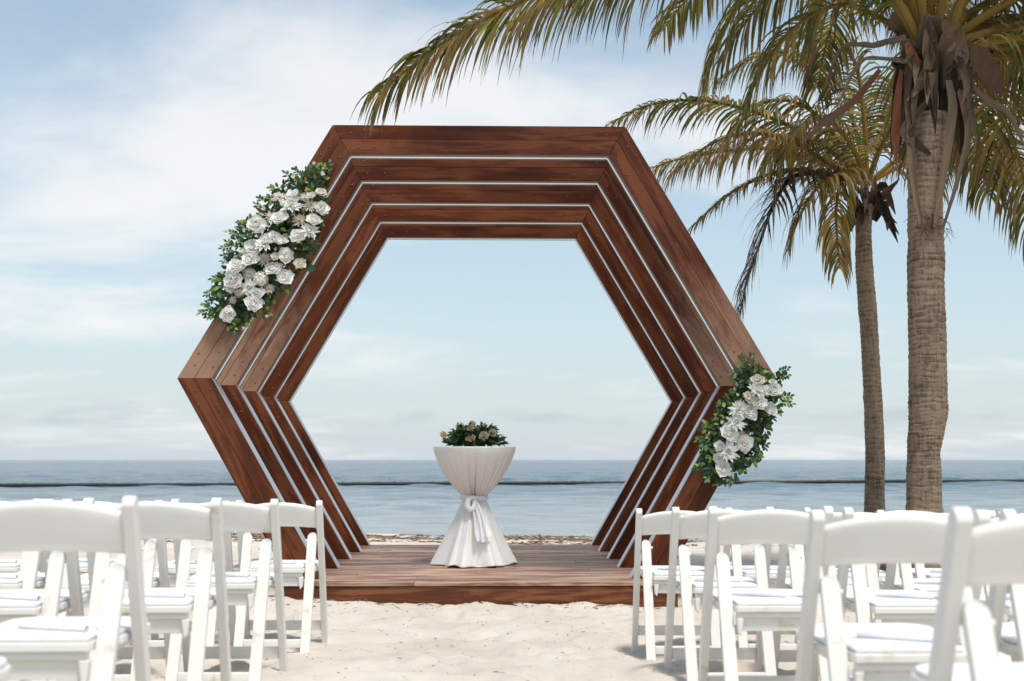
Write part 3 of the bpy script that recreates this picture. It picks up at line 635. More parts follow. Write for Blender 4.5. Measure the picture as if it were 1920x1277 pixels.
# ------------------------------------------------------------------ cocktail table, cloth, sash, centrepiece
TP = Vector((-.125, 10.62, ZD)); TT = 1.075
def build_table():
    t = empty('cocktail_table', TP)
    c = [(math.cos(a*math.pi/16)*.375, math.sin(a*math.pi/16)*.375) for a in range(32)]
    link('table_top', bm_mesh('table_top', prism(c, 'z', TT-.03, TT-.004, .004)), M['fascia'], t)
    link('pole', mesh('pole', *tube([(0, 0, .02), (0, 0, .6), (0, 0, TT-.03)], .03, 12), True), M['metal'], t)
    link('base', mesh('base', *tube([(0, 0, 0), (0, 0, .012), (0, 0, .03)], [.24, .24, .05], 24), True), M['metal'], t)
    tag(t, 'tall round cocktail table on the platform hidden under a white cloth', 'table')
    # cloth : a pleated surface of revolution pulled in at the waist
    prof = [(0, TT+.002), (.20, TT+.003), (.379, TT+.003), (.384, TT-.003), (.375, TT-.05), (.357, TT-.10), (.335, TT-.15), (.306, TT-.205), (.272, TT-.26), (.233, TT-.315), (.190, TT-.37), (.150, TT-.41), (.118, TT-.44), (.108, TT-.465), (.112, TT-.49), (.130, TT-.54), (.160, TT-.62), (.195, TT-.70), (.232, TT-.79), (.270, TT-.88), (.305, TT-.96), (.335, TT-1.03), (.350, TT-1.068)]
    prof2 = []
    for i in range(len(prof)-1):
        for q in range(3): u = q/3; prof2.append((prof[i][0]*(1-u)+prof[i+1][0]*u, prof[i][1]*(1-u)+prof[i+1][1]*u))
    prof2.append(prof[-1]); S = 220; V = []; F = []; wz = TT-.465
    rs = np.random.RandomState(2); ph = rs.uniform(0, 6.28, 8)
    for r, z in prof2:
        for k in range(S):
            a = 2*math.pi*k/S; dr = 0
            if z < TT-.004:
                if z > wz:
                    u = (TT-z)/(TT-wz); am = .046*u**.85
                    w = math.sin(22*a+ph[0]+.8*math.sin(3*a)) + .6*math.sin(37*a+ph[1]+math.sin(5*a)) + .5*math.sin(9*a+ph[2])
                    cr = 1-abs(math.sin(13*a+ph[0]+.9*math.sin(3*a+ph[1])+.5*math.sin(7*a)))**.42; cr2 = 1-abs(math.sin(19*a+ph[2]+.8*math.sin(4*a)))**.6
                    dr = -am*(1.5*cr*(.6+.4*math.sin(5*a+ph[3]))+.9*cr2*u) + .006*u*math.sin(9*a)
                else:
                    u = (wz-z)/wz; w1 = math.sin(22*a+ph[0])+.6*math.sin(37*a+ph[1]); w2 = math.sin(7*a+ph[4]+.7*math.sin(2*a))+.45*math.sin(11*a+ph[5])+.25*math.sin(17*a+ph[6])
                    cr = 1-abs(math.sin(13*a+ph[0]+.9*math.sin(3*a+ph[1])+.5*math.sin(7*a)))**.55
                    dr = -.022*(1-u)*cr + .040*u**1.1*w2 - .02*u*(1-abs(math.sin(5.5*a+ph[5]))**.5)
            rr = max(.0, r+dr)
            zz = z + (.010*math.sin(7*a+ph[4]+.7*math.sin(2*a)) + .006*math.sin(13*a+ph[7]))*max(0, (wz-z)/wz)**4
            V.append((math.cos(a)*rr, math.sin(a)*rr, max(zz, .004)))
    n = len(prof2)
    for i in range(n-1):
        for k in range(S): F.append((i*S+k, (i+1)*S+k, (i+1)*S+(k+1) % S, i*S+(k+1) % S))
    me = mesh('tablecloth', V, F, True); o = link('tablecloth', me, M['cloth'], None, TP); md = o.modifiers.new('thick', 'SOLIDIFY'); md.thickness = .0015; md.offset = -1
    tag(o, 'white pleated cloth gathered at its waist over the cocktail table', 'tablecloth')
    # sash : band, knot, loop and two tails of sheer organza
    s = empty('sash', TP+Vector((0, 0, wz)))
    V = []; F = []
    for i in range(7):
        z = -.022+.044*i/6
        for k in range(96):
            a = 2*math.pi*k/96; rr = .122+.004*math.sin(i*2.1+a*3)+.003*math.sin(22*a)+(abs(z)*.25); V.append((math.cos(a)*rr, math.sin(a)*rr, z+.004*math.sin(a*2+i)))
    for i in range(6):
        for k in range(96): F.append((i*96+k, i*96+(k+1) % 96, (i+1)*96+(k+1) % 96, (i+1)*96+k))
    link('band', mesh('band', V, F, True), M['sheer'], s)
    def ribbon(name, pts, ws, seed, folds=3, amp=.012):
        V = []; F = []; m = 14; P = catmull(pts, 24); r2 = random.Random(seed); p0 = r2.uniform(0, 6)
        for i, p in enumerate(P):
            u = i/24; w = np.interp(u, np.linspace(0, 1, len(ws)), ws)
            for j in range(m+1):
                q = j/m*2-1; V.append((p.x+q*w, p.y-amp*(1+1.2*u)*math.sin(q*folds*2.2+p0+u*1.5), p.z+.012*q*q*u))
        for i in range(24):
            for j in range(m): F.append((i*(m+1)+j, i*(m+1)+j+1, (i+1)*(m+1)+j+1, (i+1)*(m+1)+j))
        link(name, mesh(name, V, F, True), M['sheer'], s)
    rr = lambda z: -(float(np.interp(-(z+0)+0, [0, .08, .16, .25, .33, .42, .5, .6], [.118, .135, .17, .21, .25, .285, .315, .35]))+.035)
    ribbon('tail', [(.0, -.135, .0), (.03, rr(-.10), -.10), (.055, rr(-.20), -.20), (.07, rr(-.30)-.01, -.31), (.085, rr(-.37)-.01, -.385)], [.02, .045, .055, .062, .06], 1)
    ribbon('tail', [(.0, -.138, .0), (.05, rr(-.12)-.012, -.12), (.09, rr(-.25)-.015, -.25), (.115, rr(-.34)-.015, -.34)], [.02, .03, .035, .05], 2, 2)
    # loop of the bow hanging to one side, and the knot
    V, F = tube([(0, -.14, 0), (-.02, -.165, .012), (-.055, -.175, -.02), (-.065, -.185, -.07), (-.04, -.19, -.105), (-.005, -.185, -.095), (.005, -.165, -.04), (0, -.15, -.005)], [.010, .016, .024, .030, .032, .027, .018, .010], 12)
    link('bow_loop', mesh('bow_loop', V, F, True), M['sheer'], s)
    V, F = tube([(-.03, -.135, .002), (-.012, -.152, .004), (.012, -.154, .0), (.03, -.137, -.004)], [.014, .024, .022, .013], 10)
    link('knot', mesh('knot', V, F, True), M['sheer'], s)
    tag(s, 'sheer white sash tied in a bow round the tablecloth waist', 'sash')
    # centrepiece
    rs2 = random.Random(31); bz = TP+Vector((0, 0, TT+.006)); c = empty('centrepiece', bz); mb = MB()
    for q in range(980):
        a = rs2.uniform(0, 2*math.pi); el = abs(rs2.uniform(-.05, 1.25)); rad = rs2.uniform(.35, 1.0)
        p = Vector((math.cos(a)*.27*rad*math.cos(el), math.sin(a)*.17*rad*math.cos(el), .022+.175*rad*abs(math.sin(el))))
        d = Vector((p.x*4, p.y*4, p.z*2.2+rs2.gauss(.0, .25)))+Vector((rs2.gauss(0, .35), rs2.gauss(0, .35), rs2.gauss(0, .2))); ll = rs2.uniform(.05, .078)
        V, F = leaf_geo(p, d, Vector((rs2.gauss(0, .5), rs2.gauss(-.4, .5), 1)), ll, ll*.42)
        V = [Vector((v.x, v.y, max(v.z, .002))) for v in V]; mb.add(V, F, tuple(k*.8 for k in green(rs2, .05)))
    link('foliage', mb.me('foliage'), M['leaf'], c)['kind'] = 'stuff'
    cc = [(math.cos(a*math.pi/8)*.10, math.sin(a*math.pi/8)*.07) for a in range(16)]
    link('floral_tray', bm_mesh('floral_tray', prism(cc, 'z', 0, .035, .004)), M['gap'], c)
    z0 = lambda px_, py_, dy: (at(780+px_/4.118, 770+py_/4.118, TP.y-dy))
    for (a, b, dm, dy) in ((415, 212, 62, .13), (425, 138, 50, .09), (522, 195, 60, .13), (595, 175, 52, .08), (512, 132, 48, .02), (432, 103, 40, .0), (212, 188, 44, .05), (330, 125, 40, -.05), (610, 178, 40, -.03)):
        put_flower(c, bz, 'y', z0(a, b, dy), dm/4.118*10.6/FPX*1.4, (random.gauss(0, .2), -1, .55), rs2)
    tag(c, 'low table centrepiece of peach roses and dark green leaves', 'centrepiece')
build_table()

# ------------------------------------------------------------------ folding chairs
def chair_parts():
    P = []
    tilt = lambda z: .20-.30*(z/.785)                                  # y of the long post at height z
    bm = None
    def post(s):
        dy = .021; x0, x1 = (s*.2005, s*.2325)
        out = [(tilt(-.03)-dy, -.03), (tilt(-.03)+dy, -.03)]
        for i in range(9):
            a = math.pi*i/8; out.append((tilt(.765)+dy*math.cos(a), .765+.026*math.sin(a)+0*a))
        return bm_mesh('leg', prism(out, 'x', min(x0, x1), max(x0, x1), .007, 3), False)
    def rear(s):
        top = Vector((-.040, .615)); ft = Vector((-.225, -.03)); d = (ft-top).normalized(); L = (ft-top).length; n2 = Vector((-d.y, d.x))
        # outline in (x, along) with a rounded inner top corner
        xo, xi = .1985, .150; r = .030; pts = [(xo, L), (xo, .018), (xo-.005, .006), (xo-.016, 0)]
        for i in range(7):
            a = math.pi/2*i/6; pts.append((xi+r-r*math.sin(a)-.0, r-r*math.cos(a)))
        pts.append((xi, L)); m = bmesh.new(); th = .011
        A = []; B = []
        for x, l in pts:
            c = top+d*l; A.append(m.verts.new((s*x, c.x+n2.x*th, c.y+n2.y*th))); B.append(m.verts.new((s*x, c.x-n2.x*th, c.y-n2.y*th)))
        m.faces.new(A); m.faces.new(B[::-1]); k = len(A)
        for i in range(k): m.faces.new((A[i], B[i], B[(i+1) % k], A[(i+1) % k]))
        bmesh.ops.recalc_face_normals(m, faces=m.faces); bevel(m, .003, 2); return bm_mesh('leg', m, False)
    for s in (-1, 1): P.append(('leg', post(s), 'resin', None)); P.append(('leg', rear(s), 'resin', None))
    # backrest : a slat bowed in plan with an arched top edge
    V = []; F = []; n = 20; m = 6
    for side in (0, 1):
        for i in range(n+1):
            x = -.204+.408*i/n; q = x/.204; arch = 1-q*q
            for j in range(m+1):
                z0, z1 = .640+.010*arch, .748+.032*arch; v = j/m; z = z0+(z1-z0)*v
                edge = .0085*math.sqrt(max(.08, 1-(2*v-1)**4)); V.append((x, tilt(z)-.020*arch+.004 + (edge if side else -edge), z))
    o = (n+1)*(m+1)
    for i in range(n):
        for j in range(m):
            a = i*(m+1)+j; F.append((a, a+m+1, a+m+2, a+1)); F.append((o+a, o+a+1, o+a+m+2, o+a+m+1))
        a = i*(m+1); F.append((a, o+a, o+a+m+1, a+m+1)); a += m; F.append((a, a+m+1, o+a+m+1, o+a))
    F.append(tuple(range(m+1)) + tuple(o+j for j in range(m, -1, -1))); a = n*(m+1); F.append(tuple(a+j for j in range(m, -1, -1)) + tuple(o+a+j for j in range(m+1)))
    P.append(('backrest', mesh('backrest', V, F, True), 'resin', None))
    def outline(k, yb):
        pts = [(-.145*k, yb), (.145*k, yb), (.147*k, -.055), (.190*k, -.020), (.195*k, .19)]
        for i in range(7): a = math.pi/2*i/6; pts.append((.195*k-.07+.07*math.cos(a), .205*k+.07*math.sin(a)))
        return pts + [(-x, y) for x, y in pts[:1:-1]]
    P.append(('seat', bm_mesh('seat', prism(outline(1, -.150), 'z', .408, .432, .005, 2), False), 'resin', None))
    P.append(('cushion', bm_mesh('cushion', prism(outline(.965, -.140), 'z', .4335, .4455, .005, 3), False), 'cushion', 'seat'))
    P.append(('cushion_edge', bm_mesh('cushion_edge', prism(outline(.955, -.132), 'z', .430, .436, 0)), 'gap', 'seat'))
    b = boxm(-.140, .140, -.140, -.118, .388, .407, .004, 2); P.append(('rail', bm_mesh('rail', b, True), 'resin', None))
    b = boxm(-.122, .122, -.125, -.108, .338, .387, .003, 2)
    for s in (-1, 1): prism([(s*.118, .388), (s*.144, .388), (s*.140, .335), (s*.128, .322)], 'y', -.142, -.114, .003, 1, b)
    P.append(('apron', bm_mesh('apron', b), 'resin', None))
    b = boxm(-.199, .199, tilt(.1)-.010, tilt(.1)+.012, .070, .122, .003, 2); P.append(('stretcher', bm_mesh('stretcher', b, True), 'resin', None))
    b = boxm(-.149, .149, -.212, -.192, .030, .072, .003, 2); P.append(('stretcher', bm_mesh('stretcher', b, True), 'resin', None))
    for s in (-1, 1):
        b = prism([(-.02, .395), (.19, .395), (.19, .407), (-.02, .407)], 'x', s*.165-.012, s*.165+.012, .002); P.append(('side_rail', bm_mesh('side_rail', b), 'resin', None))
        V, F = tube([(s*.140, -.052, .575), (s*.200, -.052+.02, .575)], .007, 10); P.append(('hinge_pin', mesh('hinge_pin', V, F, True), 'resin', None))
    return P
CH = chair_parts()
ORD = ['', 'first', 'second', 'third', 'fourth', 'fifth', 'sixth']
rsC = random.Random(77)
def place_chair(xc, y, side, row, num):
    rz = R(rsC.uniform(-1.6, 1.6)); c, s = math.cos(rz), math.sin(rz)
    fz = [gz(xc+c*a-s*b, y+s*a+c*b) for a, b in ((-.215, .21), (.215, .21), (-.17, -.22), (.17, -.22))]
    z = float(np.mean([ground(xc, y+d, False) for d in (-.2, 0, .2)])); z = .5*z+.5*(sum(fz)/4)
    t = empty('folding_chair', (xc, y, z)); t.rotation_euler.z = rz
    t.rotation_euler.x = R(rsC.uniform(-.8, .8)); seat = None
    for name, me, mat, par in CH:
        o = link(name, me, M[mat], seat if par else t)
        if name == 'seat': seat = o
    where = 'side away from palms' if side < 0 else 'palm side'
    pos = f'{ORD[row]} row from arch, {ORD[num]} from aisle'
    tag(t, f'white folding chair, {where}, {pos}', 'chair', 'white folding chairs facing the arch')
    # rolled order of service lying on the cushion
    a = R(rsC.uniform(-28, -12)); L = .105; mb = MB(); pts = [Vector((math.cos(a)*u*L, math.sin(a)*u*L, .0085)) for u in (-1, -.3, .4, 1)]
    V, F = tube(pts, [.0085, .0085, .0082, .008], 12, False); mb.add(V, F)
    n = Vector((-math.sin(a), math.cos(a), 0)); q = [pts[0]+n*.004-Vector((0, 0, .008)), pts[3]+n*.004-Vector((0, 0, .008)), pts[3]+n*.024-Vector((0, 0, .0078)), pts[0]+n*.024-Vector((0, 0, .0078))]
    mb.add([v+Vector((0, 0, .0005)) for v in q], [(0, 1, 2, 3)])
    p = link('rolled_program', mb.me('rolled_program', True), M['paper'], None); p.matrix_world = t.matrix_basis @ Matrix.Translation((rsC.uniform(-.03, .03), rsC.uniform(-.03, .05), .4465))
    tag(p, f'rolled paper on chair, {where}, {pos}', 'program', 'paper programs on the chair seats')
ROWS_L = [(598, 6.20, 4), (516, 5.03, 4), (402, 3.95, 3), (235, 2.92, 2), (None, 2.02, 1)]
ROWS_R = [(1198, 6.28, 6), (1267, 5.20, 5), (1337, 4.26, 4), (1530, 2.98, 2), (1793, 2.09, 1)]
for side, rows in ((-1, ROWS_L), (1, ROWS_R)):
    for r_, (px_, D, cnt) in enumerate(rows):
        X = at(px_, 942, D).x if px_ else -.93
        for i in range(cnt): place_chair(X+side*(.2165+.502*i), D+.10+rsC.uniform(-.02, .02), side, r_+1, i+1)

# ------------------------------------------------------------------ palms
def leaf_col(rs, dry):
    u = rs.random()
    if u < dry*.55: c = (.42, .27, .12)
    elif u < dry: c = (.38, .28, .07)
    else: c = rs.choice([(.145, .170, .036), (.205, .195, .040), (.090, .120, .028), (.31, .24, .055)])
    k = rs.uniform(.7, 1.25); return tuple(x*k for x in c)
def frond_mesh(pts, Lmax, seed, dry=.2, hang=.55, start=.14, step=.032, stemcol=(.30, .21, .05), rad=.034, width=.036, raw=False, side_n=None):
    rs = random.Random(seed); mb = MB(); P = pts if raw else catmull(pts, 40); n = len(P)
    cum = [0.]
    for i in range(1, n): cum.append(cum[-1]+(P[i]-P[i-1]).length)
    tot = cum[-1]
    V, F = tube(P, [max(.0035, rad*(1-i/(n-1))**.85+.003) for i in range(n)], 7)
    mb.add(V, F, [tuple(np.array(stemcol)*(1-.25*(i//7)/n)+np.array((.10, .055, .02))*(.25*(i//7)/n)) for i in range(len(V))])
    s = start*tot; k = 0
    while s < tot*.995:
        u = s/tot; i = max(1, min(n-1, int(np.searchsorted(cum, s)))); f = (s-cum[i-1])/max(1e-6, cum[i]-cum[i-1]); p = P[i-1].lerp(P[i], f); T = (P[i]-P[i-1]).normalized()
        up = Vector((0, 0, 1)); S = T.cross(up)
        S = S.normalized() if S.length > .15 else Vector((1, 0, 0))
        if side_n is not None: S = (side_n - T*side_n.dot(T)).normalized()
        Nn = S.cross(T).normalized(); prof = min(1, .55+1.9*(u-start))*(1 if u < .65 else 1-.55*((u-.65)/.35)**1.5)
        for sg in (-1, 1):
            L = Lmax*1.12*prof*rs.uniform(.8, 1.1); ang = 1.12-.42*u+rs.gauss(0, .10); d = (S*sg*math.sin(ang)+T*math.cos(ang)+Nn*(.12+rs.gauss(0, .12))).normalized()
            w = width*.80*(.65+.5*prof)*rs.uniform(.75, 1.15); q = p+Nn*.004; ns = 6; g = hang*rs.uniform(.75, 1.25); tw = rs.gauss(0, .25); verts = []; cols = []; c0 = leaf_col(rs, dry); tipd = rs.uniform(.5, .95) if rs.random() < .75 else 1.2
            for z in range(ns+1):
                v = z/ns; side = d.cross(Nn if abs(d.dot(Nn)) < .93 else T).normalized(); side = (side*math.cos(tw+v*.5)+d.cross(side)*math.sin(tw+v*.5)); ww = w*.5*(math.sin(math.pi*min(1, .22+.6*v))**.8)*(1-v**3*.93)
                verts += [q+side*ww, q-d.cross(side).normalized()*ww*.35*(1-v), q-side*ww]
                cc = c0 if v < tipd else (.20, .135, .075)
                cols += [cc, tuple(x*1.1 for x in cc), cc]
                q = q+d*(L/ns); d = (d+Vector((0, 0, -1))*g*(.55+.5*v)+Vector((rs.gauss(0, .03), rs.gauss(0, .03), 0))).normalized()
            F = []
            for z in range(ns): a = z*3; F += [(a, a+1, a+4, a+3), (a+1, a+2, a+5, a+4)]
            mb.add(verts, F, cols)
        s += step*rs.uniform(.8, 1.2)*(1.0 if u < .8 else .75); k += 1
    return mb.me('frond')
def arc(base, az, el0, L, droop, n=40, pw=1.25):
    """a frond midrib leaving base at azimuth az (deg, 0=+x, 90=+y) and elevation el0, bending over by droop degrees"""
    P = [Vector(base)]; ds = L/n
    for i in range(n):
        e = R(el0-droop*((i+.5)/n)**pw); a = R(az); P.append(P[-1]+Vector((math.cos(a)*math.cos(e), math.sin(a)*math.cos(e), math.sin(e)))*ds)
    return P
def trunk_mesh(path, rads, seed, ring=.052):
    rs = random.Random(seed); L = sum((Vector(path[i+1])-Vector(path[i])).length for i in range(len(path)-1)); nring = int(L/ring); per = 5; n = nring*per; P = catmull(path, n); S = 36; V = []; F = []
    ro = [rs.uniform(-.5, .5) for _ in range(nring+2)]; cr = np.random.RandomState(seed)
    for i, p in enumerate(P):
        u = i/n; r0 = float(np.interp(u, np.linspace(0, 1, len(rads)), rads))
        for k in range(S):
            a = 2*math.pi*k/S; ph = (i/per)+.45*math.sin(a+seed)+.25*math.sin(3*a+i*.02)+1.6*float(vnoise(3.3, u*L*3.1, 52))+.5*float(vnoise(a*1.3, u*L*5, 53)); fr = ph-math.floor(ph); sc = .026*(fr**1.6) - .016*(1 if fr > .86 else 0)
            r = r0*(1+sc*2.2+.03*ro[int(max(0, min(nring, math.floor(ph))))]) + .012*float(vnoise(a*3.0+seed*7, u*L*5, 50)) + .008*float(vnoise(a*9.0, u*L*16, 51))
            V.append((p.x+math.cos(a)*r, p.y+math.sin(a)*r, p.z))
    for i in range(n):
        for k in range(S): F.append((i*S+k, i*S+(k+1) % S, (i+1)*S+(k+1) % S, (i+1)*S+k))
    F.append(tuple((n)*S+k for k in range(S)))
    return mesh('trunk', V, F, True)
def blade(pts, ws, c0, c1, seed, cup=.35):
    """dry boat-shaped husk or strap along a path"""
    rs = random.Random(seed); P = catmull(pts, 14); V = []; C = []; F = []; m = 4; ref = Vector((rs.uniform(-1, 1), -1, .2)).normalized()
    for i, p in enumerate(P):
        t = (P[min(i+1, 14)]-P[max(i-1, 0)]).normalized(); s = t.cross(ref).normalized(); nn = s.cross(t); w = float(np.interp(i/14, np.linspace(0, 1, len(ws)), ws))
        for j in range(m+1):
            q = j/m*2-1; V.append(p+s*q*w*.5+nn*cup*w*(q*q-.5)+Vector((0, 0, rs.gauss(0, .003)))); u = i/14; k = rs.uniform(.8, 1.2); C.append(tuple((a*(1-u)+b*u)*k for a, b in zip(c0, c1)))
    for i in range(14):
        for j in range(m): F.append((i*(m+1)+j, i*(m+1)+j+1, (i+1)*(m+1)+j+1, (i+1)*(m+1)+j))
    return mesh('husk', V, F, True, C)
GREY, TAN, RUST, DARK = (.125, .092, .066), (.20, .135, .082), (.13, .040, .014), (.036, .021, .013)
YEL = (.36, .235, .045)
def build_palm_near():
    D = 9.7; b0 = at(1733, 945, D); gb = gz(b0.x-.02, D); base = Vector((b0.x-.03, D, gb-.06)); t = empty('palm_tree', base)
    path = [base, at(1733, 945, D), at(1732, 850, D), at(1740, 770, D), at(1738, 640, D), at(1736, 480, D), at(1735, 340, D), at(1742, 215, D)]
    tr = trunk_mesh(path, [.20, .142, .132, .158, .154, .150, .140, .145], 3); link('trunk', tr, M['bark'], t, -base)
    K = at(1745, 120, D)
    def add(name, me, mat): link(name, me, M[mat], t, -base)
    # the long frond that reaches over the top of the arch, and its neighbours
    px = lambda *a: [K]+[at(x, y, d) for x, y, d in a]
    add('frond', frond_mesh(px((1640, -40, 9.6), (1480, -150, 9.4), (1290, -130, 9.2), (1120, -60, 9.05), (985, 0, 9.0), (860, 62, 8.95), (775, 122, 8.95), (708, 178, 8.95)), .86, 1, .45, .50, .16, .030, YEL, .036, .044), 'frond')
    add('frond', frond_mesh(px((1650, -60, 9.9), (1520, -170, 10.1), (1380, -140, 10.3), (1240, -70, 10.4), (1130, -35, 10.5), (1040, -5, 10.5), (960, 50, 10.5)), .92, 2, .25, .62, .16, .034, YEL, .034, .038), 'frond')
    add('frond', frond_mesh(px((1670, -20, 9.4), (1570, -90, 9.1), (1470, -70, 8.9), (1390, 0, 8.8), (1345, 90, 8.8), (1325, 150, 8.8)), .72, 3, .15, .6, .18, .034, YEL, .034, .040), 'frond')
    add('frond', frond_mesh(px((1690, -40, 10.2), (1590, -110, 10.7), (1480, -50, 11.1), (1400, 40, 11.4), (1350, 120, 11.5)), .75, 4, .2, .6, .18, .036, YEL, .032, .038), 'frond')
    add('frond', frond_mesh(px((1660, 40, 9.9), (1570, 10, 10.2), (1480, 60, 10.5), (1420, 150, 10.6), (1390, 230, 10.6)), .62, 5, .15, .6, .20, .040, YEL, .030, .038), 'frond')
    specs = [(200, 78, 4.4, 120), (228, 74, 4.2, 118), (262, 80, 4.5, 128), (300, 70, 4.3, 122), (335, 66, 4.4, 120), (5, 60, 4.2, 112), (30, 68, 4.3, 120), (62, 60, 4.2, 118), (95, 66, 4.2, 122), (130, 70, 4.2, 112), (160, 72, 4.4, 118), (20, 34, 3.8, 96), (345, 38, 3.9, 100), (320, 82, 4.5, 90), (120, 84, 4.4, 80), (48, 14, 3.2, 84), (10, 12, 2.6, 80), (330, 20, 2.4, 85), (30, 40, 3.0, 105), (60, 24, 2.8, 90), (20, 28, 3.0, 95), (72, 42, 3.2, 110), (45, 50, 3.6, 115), (352, 22, 2.6, 85), (15, 52, 3.4, 120)]
    for i, (az, el, L, dr) in enumerate(specs):
        add('frond', frond_mesh(arc(K+Vector((random.uniform(-.08, .08), random.uniform(-.08, .08), random.uniform(-.15, .15))), az+random.uniform(-6, 6), el, L, dr), random.uniform(.64, .80), 20+i, .22, .62, .17, .038, YEL, .040, .038, raw=True), 'frond')
    # sheathing fibre round the heart of the crown
    rs = random.Random(9)
    for q in range(20):
        a = rs.uniform(0, 6.28); r0 = .12; z0 = rs.uniform(-.35, .12); dv = Vector((math.cos(a), math.sin(a), 0)); p = K+dv*r0+Vector((0, 0, z0)); L = rs.uniform(.28, .55)
        pts = [p-Vector((0, 0, .14)), p+dv*.05+Vector((0, 0, L*.3)), p+dv*rs.uniform(.10, .20)+Vector((0, 0, L*.62)), p+dv*rs.uniform(.14, .30)+Vector((0, 0, L*rs.uniform(.55, 1.0)))]
        add('husk', blade(pts, [.10, .17, .14, .02], DARK if q % 3 == 0 else GREY, TAN if q % 2 else GREY, q), 'dry')
    for q in range(34):
        a = rs.uniform(0, 6.28); dv = Vector((math.cos(a), math.sin(a), 0)); p = K+dv*.13+Vector((0, 0, rs.uniform(-.35, .02))); L = rs.uniform(.25, .6)
        pts = [p, p+dv*.14+Vector((0, 0, .02)), p+dv*.20-Vector((0, 0, L*.5)), p+dv*rs.uniform(.14, .26)-Vector((0, 0, L))]
        add('husk', blade(pts, [.05, .08, .06, .008], rs.choice([GREY, DARK, DARK]), rs.choice([TAN, GREY, DARK]), 40+q), 'dry')
    F_ = lambda L, d=9.5: [at(x, y, d) for x, y in L]
    straps = [([(1722, 150), (1708, 230), (1712, 330), (1728, 425)], [.05, .07, .06, .03], GREY, TAN), ([(1778, 150), (1785, 210), (1768, 330), (1752, 425)], [.06, .085, .06, .03], GREY, TAN), ([(1800, 170), (1815, 250), (1795, 340), (1768, 428)], [.05, .05, .04, .02], TAN, GREY),
        ([(1690, 130), (1682, 190), (1678, 260), (1680, 310)], [.03, .07, .08, .01], RUST, RUST), ([(1650, 130), (1600, 190), (1550, 225), (1500, 268)], [.04, .07, .07, .008], RUST, GREY), ([(1700, 70), (1640, 85), (1580, 90), (1545, 170)], [.06, .06, .05, .012], GREY, GREY),
        ([(1800, 140), (1850, 190), (1890, 215), (1925, 285)], [.05, .09, .08, .03], GREY, TAN), ([(1740, 190), (1700, 240), (1712, 265), (1745, 290)], [.05, .10, .10, .03], GREY, DARK), ([(1810, 90), (1835, 110), (1860, 150), (1878, 178)], [.10, .20, .19, .02], (.13, .078, .048), (.09, .055, .035)),
        ([(1770, 40), (1792, 70), (1805, 110), (1800, 150)], [.08, .16, .12, .02], TAN, (.27, .21, .14)), ([(1745, 90), (1738, 130), (1722, 165), (1700, 190)], [.05, .09, .08, .01], TAN, TAN), ([(1700, 80), (1712, 110), (1718, 130), (1712, 145)], [.04, .10, .08, .02], (.26, .12, .05), RUST), ([(1720, 120), (1650, 110), (1610, 120), (1570, 200)], [.05, .04, .04, .01], GREY, TAN)]
    for q, (L, w, c0, c1) in enumerate(straps): add('husk', blade(F_(L), w, c0, c1, 80+q, .30), 'dry')
    mb = MB()
    for q in range(46):                                                # frayed fibres hanging on the trunk
        p = at(rs.uniform(1718, 1775), rs.uniform(395, 430), 9.54); d = Vector((rs.gauss(.02, .09), rs.uniform(-.10, .02), -rs.uniform(.05, .22)))
        V, F = tube([p, p+d*.5+Vector((rs.gauss(0, .02), -.02, .02)), p+d+Vector((rs.gauss(0, .03), 0, 0))], [.0035, .003, .0012], 4); mb.add(V, F, rs.choice([TAN, GREY, DARK]))
    link('trunk_fibres', mb.me('trunk_fibres'), M['dry'], t, -base)
    tag(t, 'stout palm tree with a thick ringed trunk and ragged hanging husks', 'palm tree')
build_palm_near()
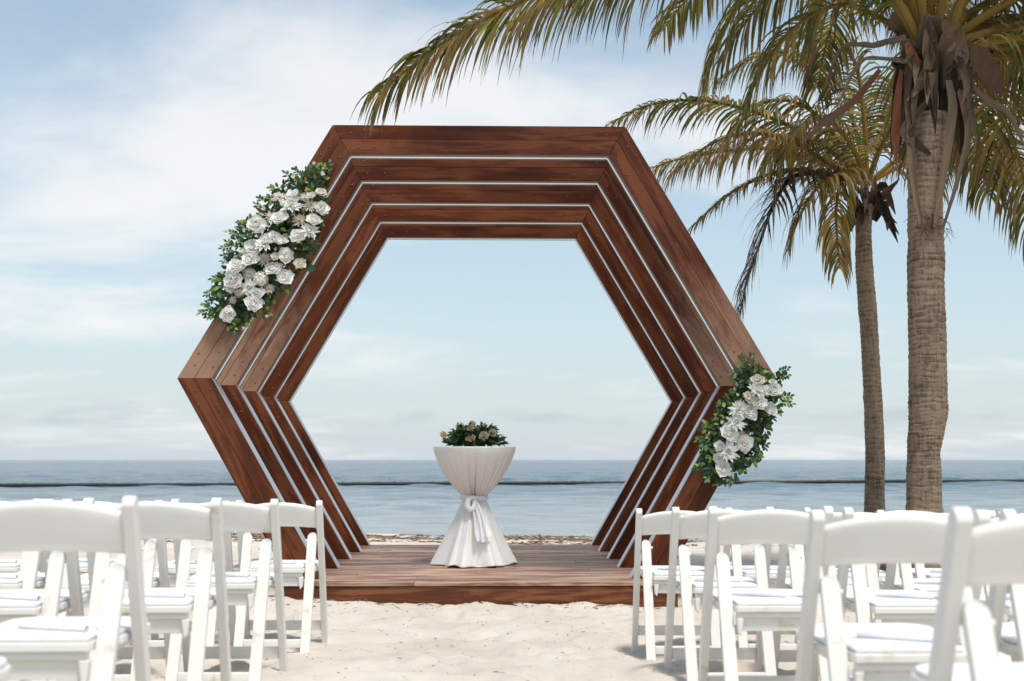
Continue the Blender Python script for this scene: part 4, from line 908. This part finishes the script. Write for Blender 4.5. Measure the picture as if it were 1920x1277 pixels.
def build_palm_far():
    D = 13.0; b0 = at(1640, 945, D); base = Vector((b0.x, D, gz(b0.x, D)-.06)); t = empty('palm_tree', base)
    path = [base, at(1640, 945, D), at(1640, 830, D), at(1634, 700, D), at(1628, 600, D), at(1621, 500, D), at(1619, 430, D), at(1624, 385, D)]
    tr = trunk_mesh(path, [.14, .108, .104, .098, .100, .095, .088, .105], 6, .062); link('trunk', tr, M['bark'], t, -base)
    K = at(1626, 345, D)
    def add(name, me, mat): return link(name, me, M[mat], t, -base)
    px = lambda *a: [K]+[at(x, y, d) for x, y, d in a]
    FF = [(((1560, 285, 12.9), (1470, 232, 12.7), (1380, 200, 12.5), (1290, 188, 12.3), (1210, 200, 12.2), (1145, 232, 12.1)), .62, .12, .72, (.25, .2, .04)),
          (((1560, 310, 12.6), (1490, 268, 12.3), (1420, 250, 12.1), (1350, 262, 11.9), (1290, 300, 11.8), (1255, 330, 11.8)), .52, .75, .66, YEL),
          (((1550, 310, 13.3), (1450, 280, 13.6), (1350, 285, 13.9), (1270, 300, 14.0), (1215, 318, 14.0)), .60, .15, .75, YEL),
          (((1560, 330, 12.6), (1480, 318, 12.3), (1400, 345, 12.1), (1345, 382, 12.0), (1298, 425, 12.0)), .36, .3, .5, YEL),
          (((1560, 330, 12.6), (1490, 330, 12.3), (1450, 385, 12.2), (1425, 455, 12.2), (1400, 530, 12.2), (1388, 590, 12.2)), .62, 1.2, .40, DARK),
          (((1590, 330, 12.5), (1545, 340, 12.2), (1510, 385, 12.1), (1490, 430, 12.1), (1478, 470, 12.1)), .52, .55, .8, YEL),
          (((1600, 320, 12.6), (1580, 330, 12.4), (1568, 390, 12.3), (1570, 450, 12.3), (1575, 505, 12.3)), .50, .45, .9, YEL),
          (((1570, 260, 13.0), (1510, 200, 13.0), (1440, 190, 13.0), (1380, 240, 13.0), (1350, 290, 13.0)), .60, .2, .75, YEL),
          (((1600, 230, 13.2), (1560, 140, 13.4), (1490, 100, 13.6), (1410, 110, 13.8), (1350, 150, 13.9)), .62, .1, .7, YEL),
          (((1620, 220, 13.0), (1600, 110, 13.0), (1540, 60, 13.0), (1470, 70, 13.0), (1420, 110, 13.0)), .62, .1, .7, YEL),
          (((1660, 240, 13.2), (1690, 150, 13.5), (1740, 120, 13.8), (1790, 160, 14.0), (1820, 230, 14.1)), .62, .15, .7, YEL),
          (((1680, 300, 13.0), (1750, 250, 13.0), (1830, 250, 13.0), (1900, 290, 13.0), (1950, 350, 13.0)), .62, .35, .8, YEL),
          (((1690, 310, 13.4), (1770, 280, 13.8), (1850, 295, 14.1), (1920, 340, 14.3)), .56, .35, .8, YEL),
          (((1660, 260, 12.7), (1710, 200, 12.4), (1780, 190, 12.2), (1850, 230, 12.0), (1900, 300, 11.9)), .62, .3, .8, YEL),
          (((1590, 300, 13.4), (1530, 260, 13.8), (1470, 270, 14.1), (1430, 320, 14.3)), .56, .2, .75, YEL),
          (((1600, 280, 12.5), (1560, 230, 12.2), (1510, 230, 12.0), (1470, 290, 11.9), (1455, 350, 11.9)), .56, .25, .8, YEL)]
    for i, (pp, L, dry, hang, sc) in enumerate(FF):
        fo = add('frond', frond_mesh(px(*pp), L, 100+i, min(dry+.18, 1.2) if dry < 1 else dry, hang, .14, .032, sc, .030, .034), 'frond')
        if dry > 1:
            me = fo.data; a = me.color_attributes['Col']; n = len(me.vertices); c = np.empty(n*4, np.float32); a.data.foreach_get('color', c); c = c.reshape(-1, 4); c[:, :3] = c[:, :3]*np.array([.30, .30, .45])+np.array([.012, .010, .010]); a.data.foreach_set('color', c.ravel())
    rs = random.Random(19)
    for q in range(26):
        a = rs.uniform(0, 6.28); dv = Vector((math.cos(a), math.sin(a), 0)); p = K+dv*.07+Vector((0, 0, rs.uniform(-.42, -.05))); L = rs.uniform(.18, .38); upw = q % 2
        pts = [p-Vector((0, 0, .06)), p+dv*.10+Vector((0, 0, .05)), p+dv*.17+Vector((0, 0, L*.4 if upw else -L*.4)), p+dv*rs.uniform(.16, .30)+Vector((0, 0, L*.8 if upw else -L))]
        add('husk', blade(pts, [.07, .10, .08, .01], rs.choice([GREY, DARK]), rs.choice([TAN, GREY, DARK]), 140+q), 'dry')
    tag(t, 'slimmer palm tree with a thin leaning trunk and a blackened hanging frond', 'palm tree')
build_palm_far()
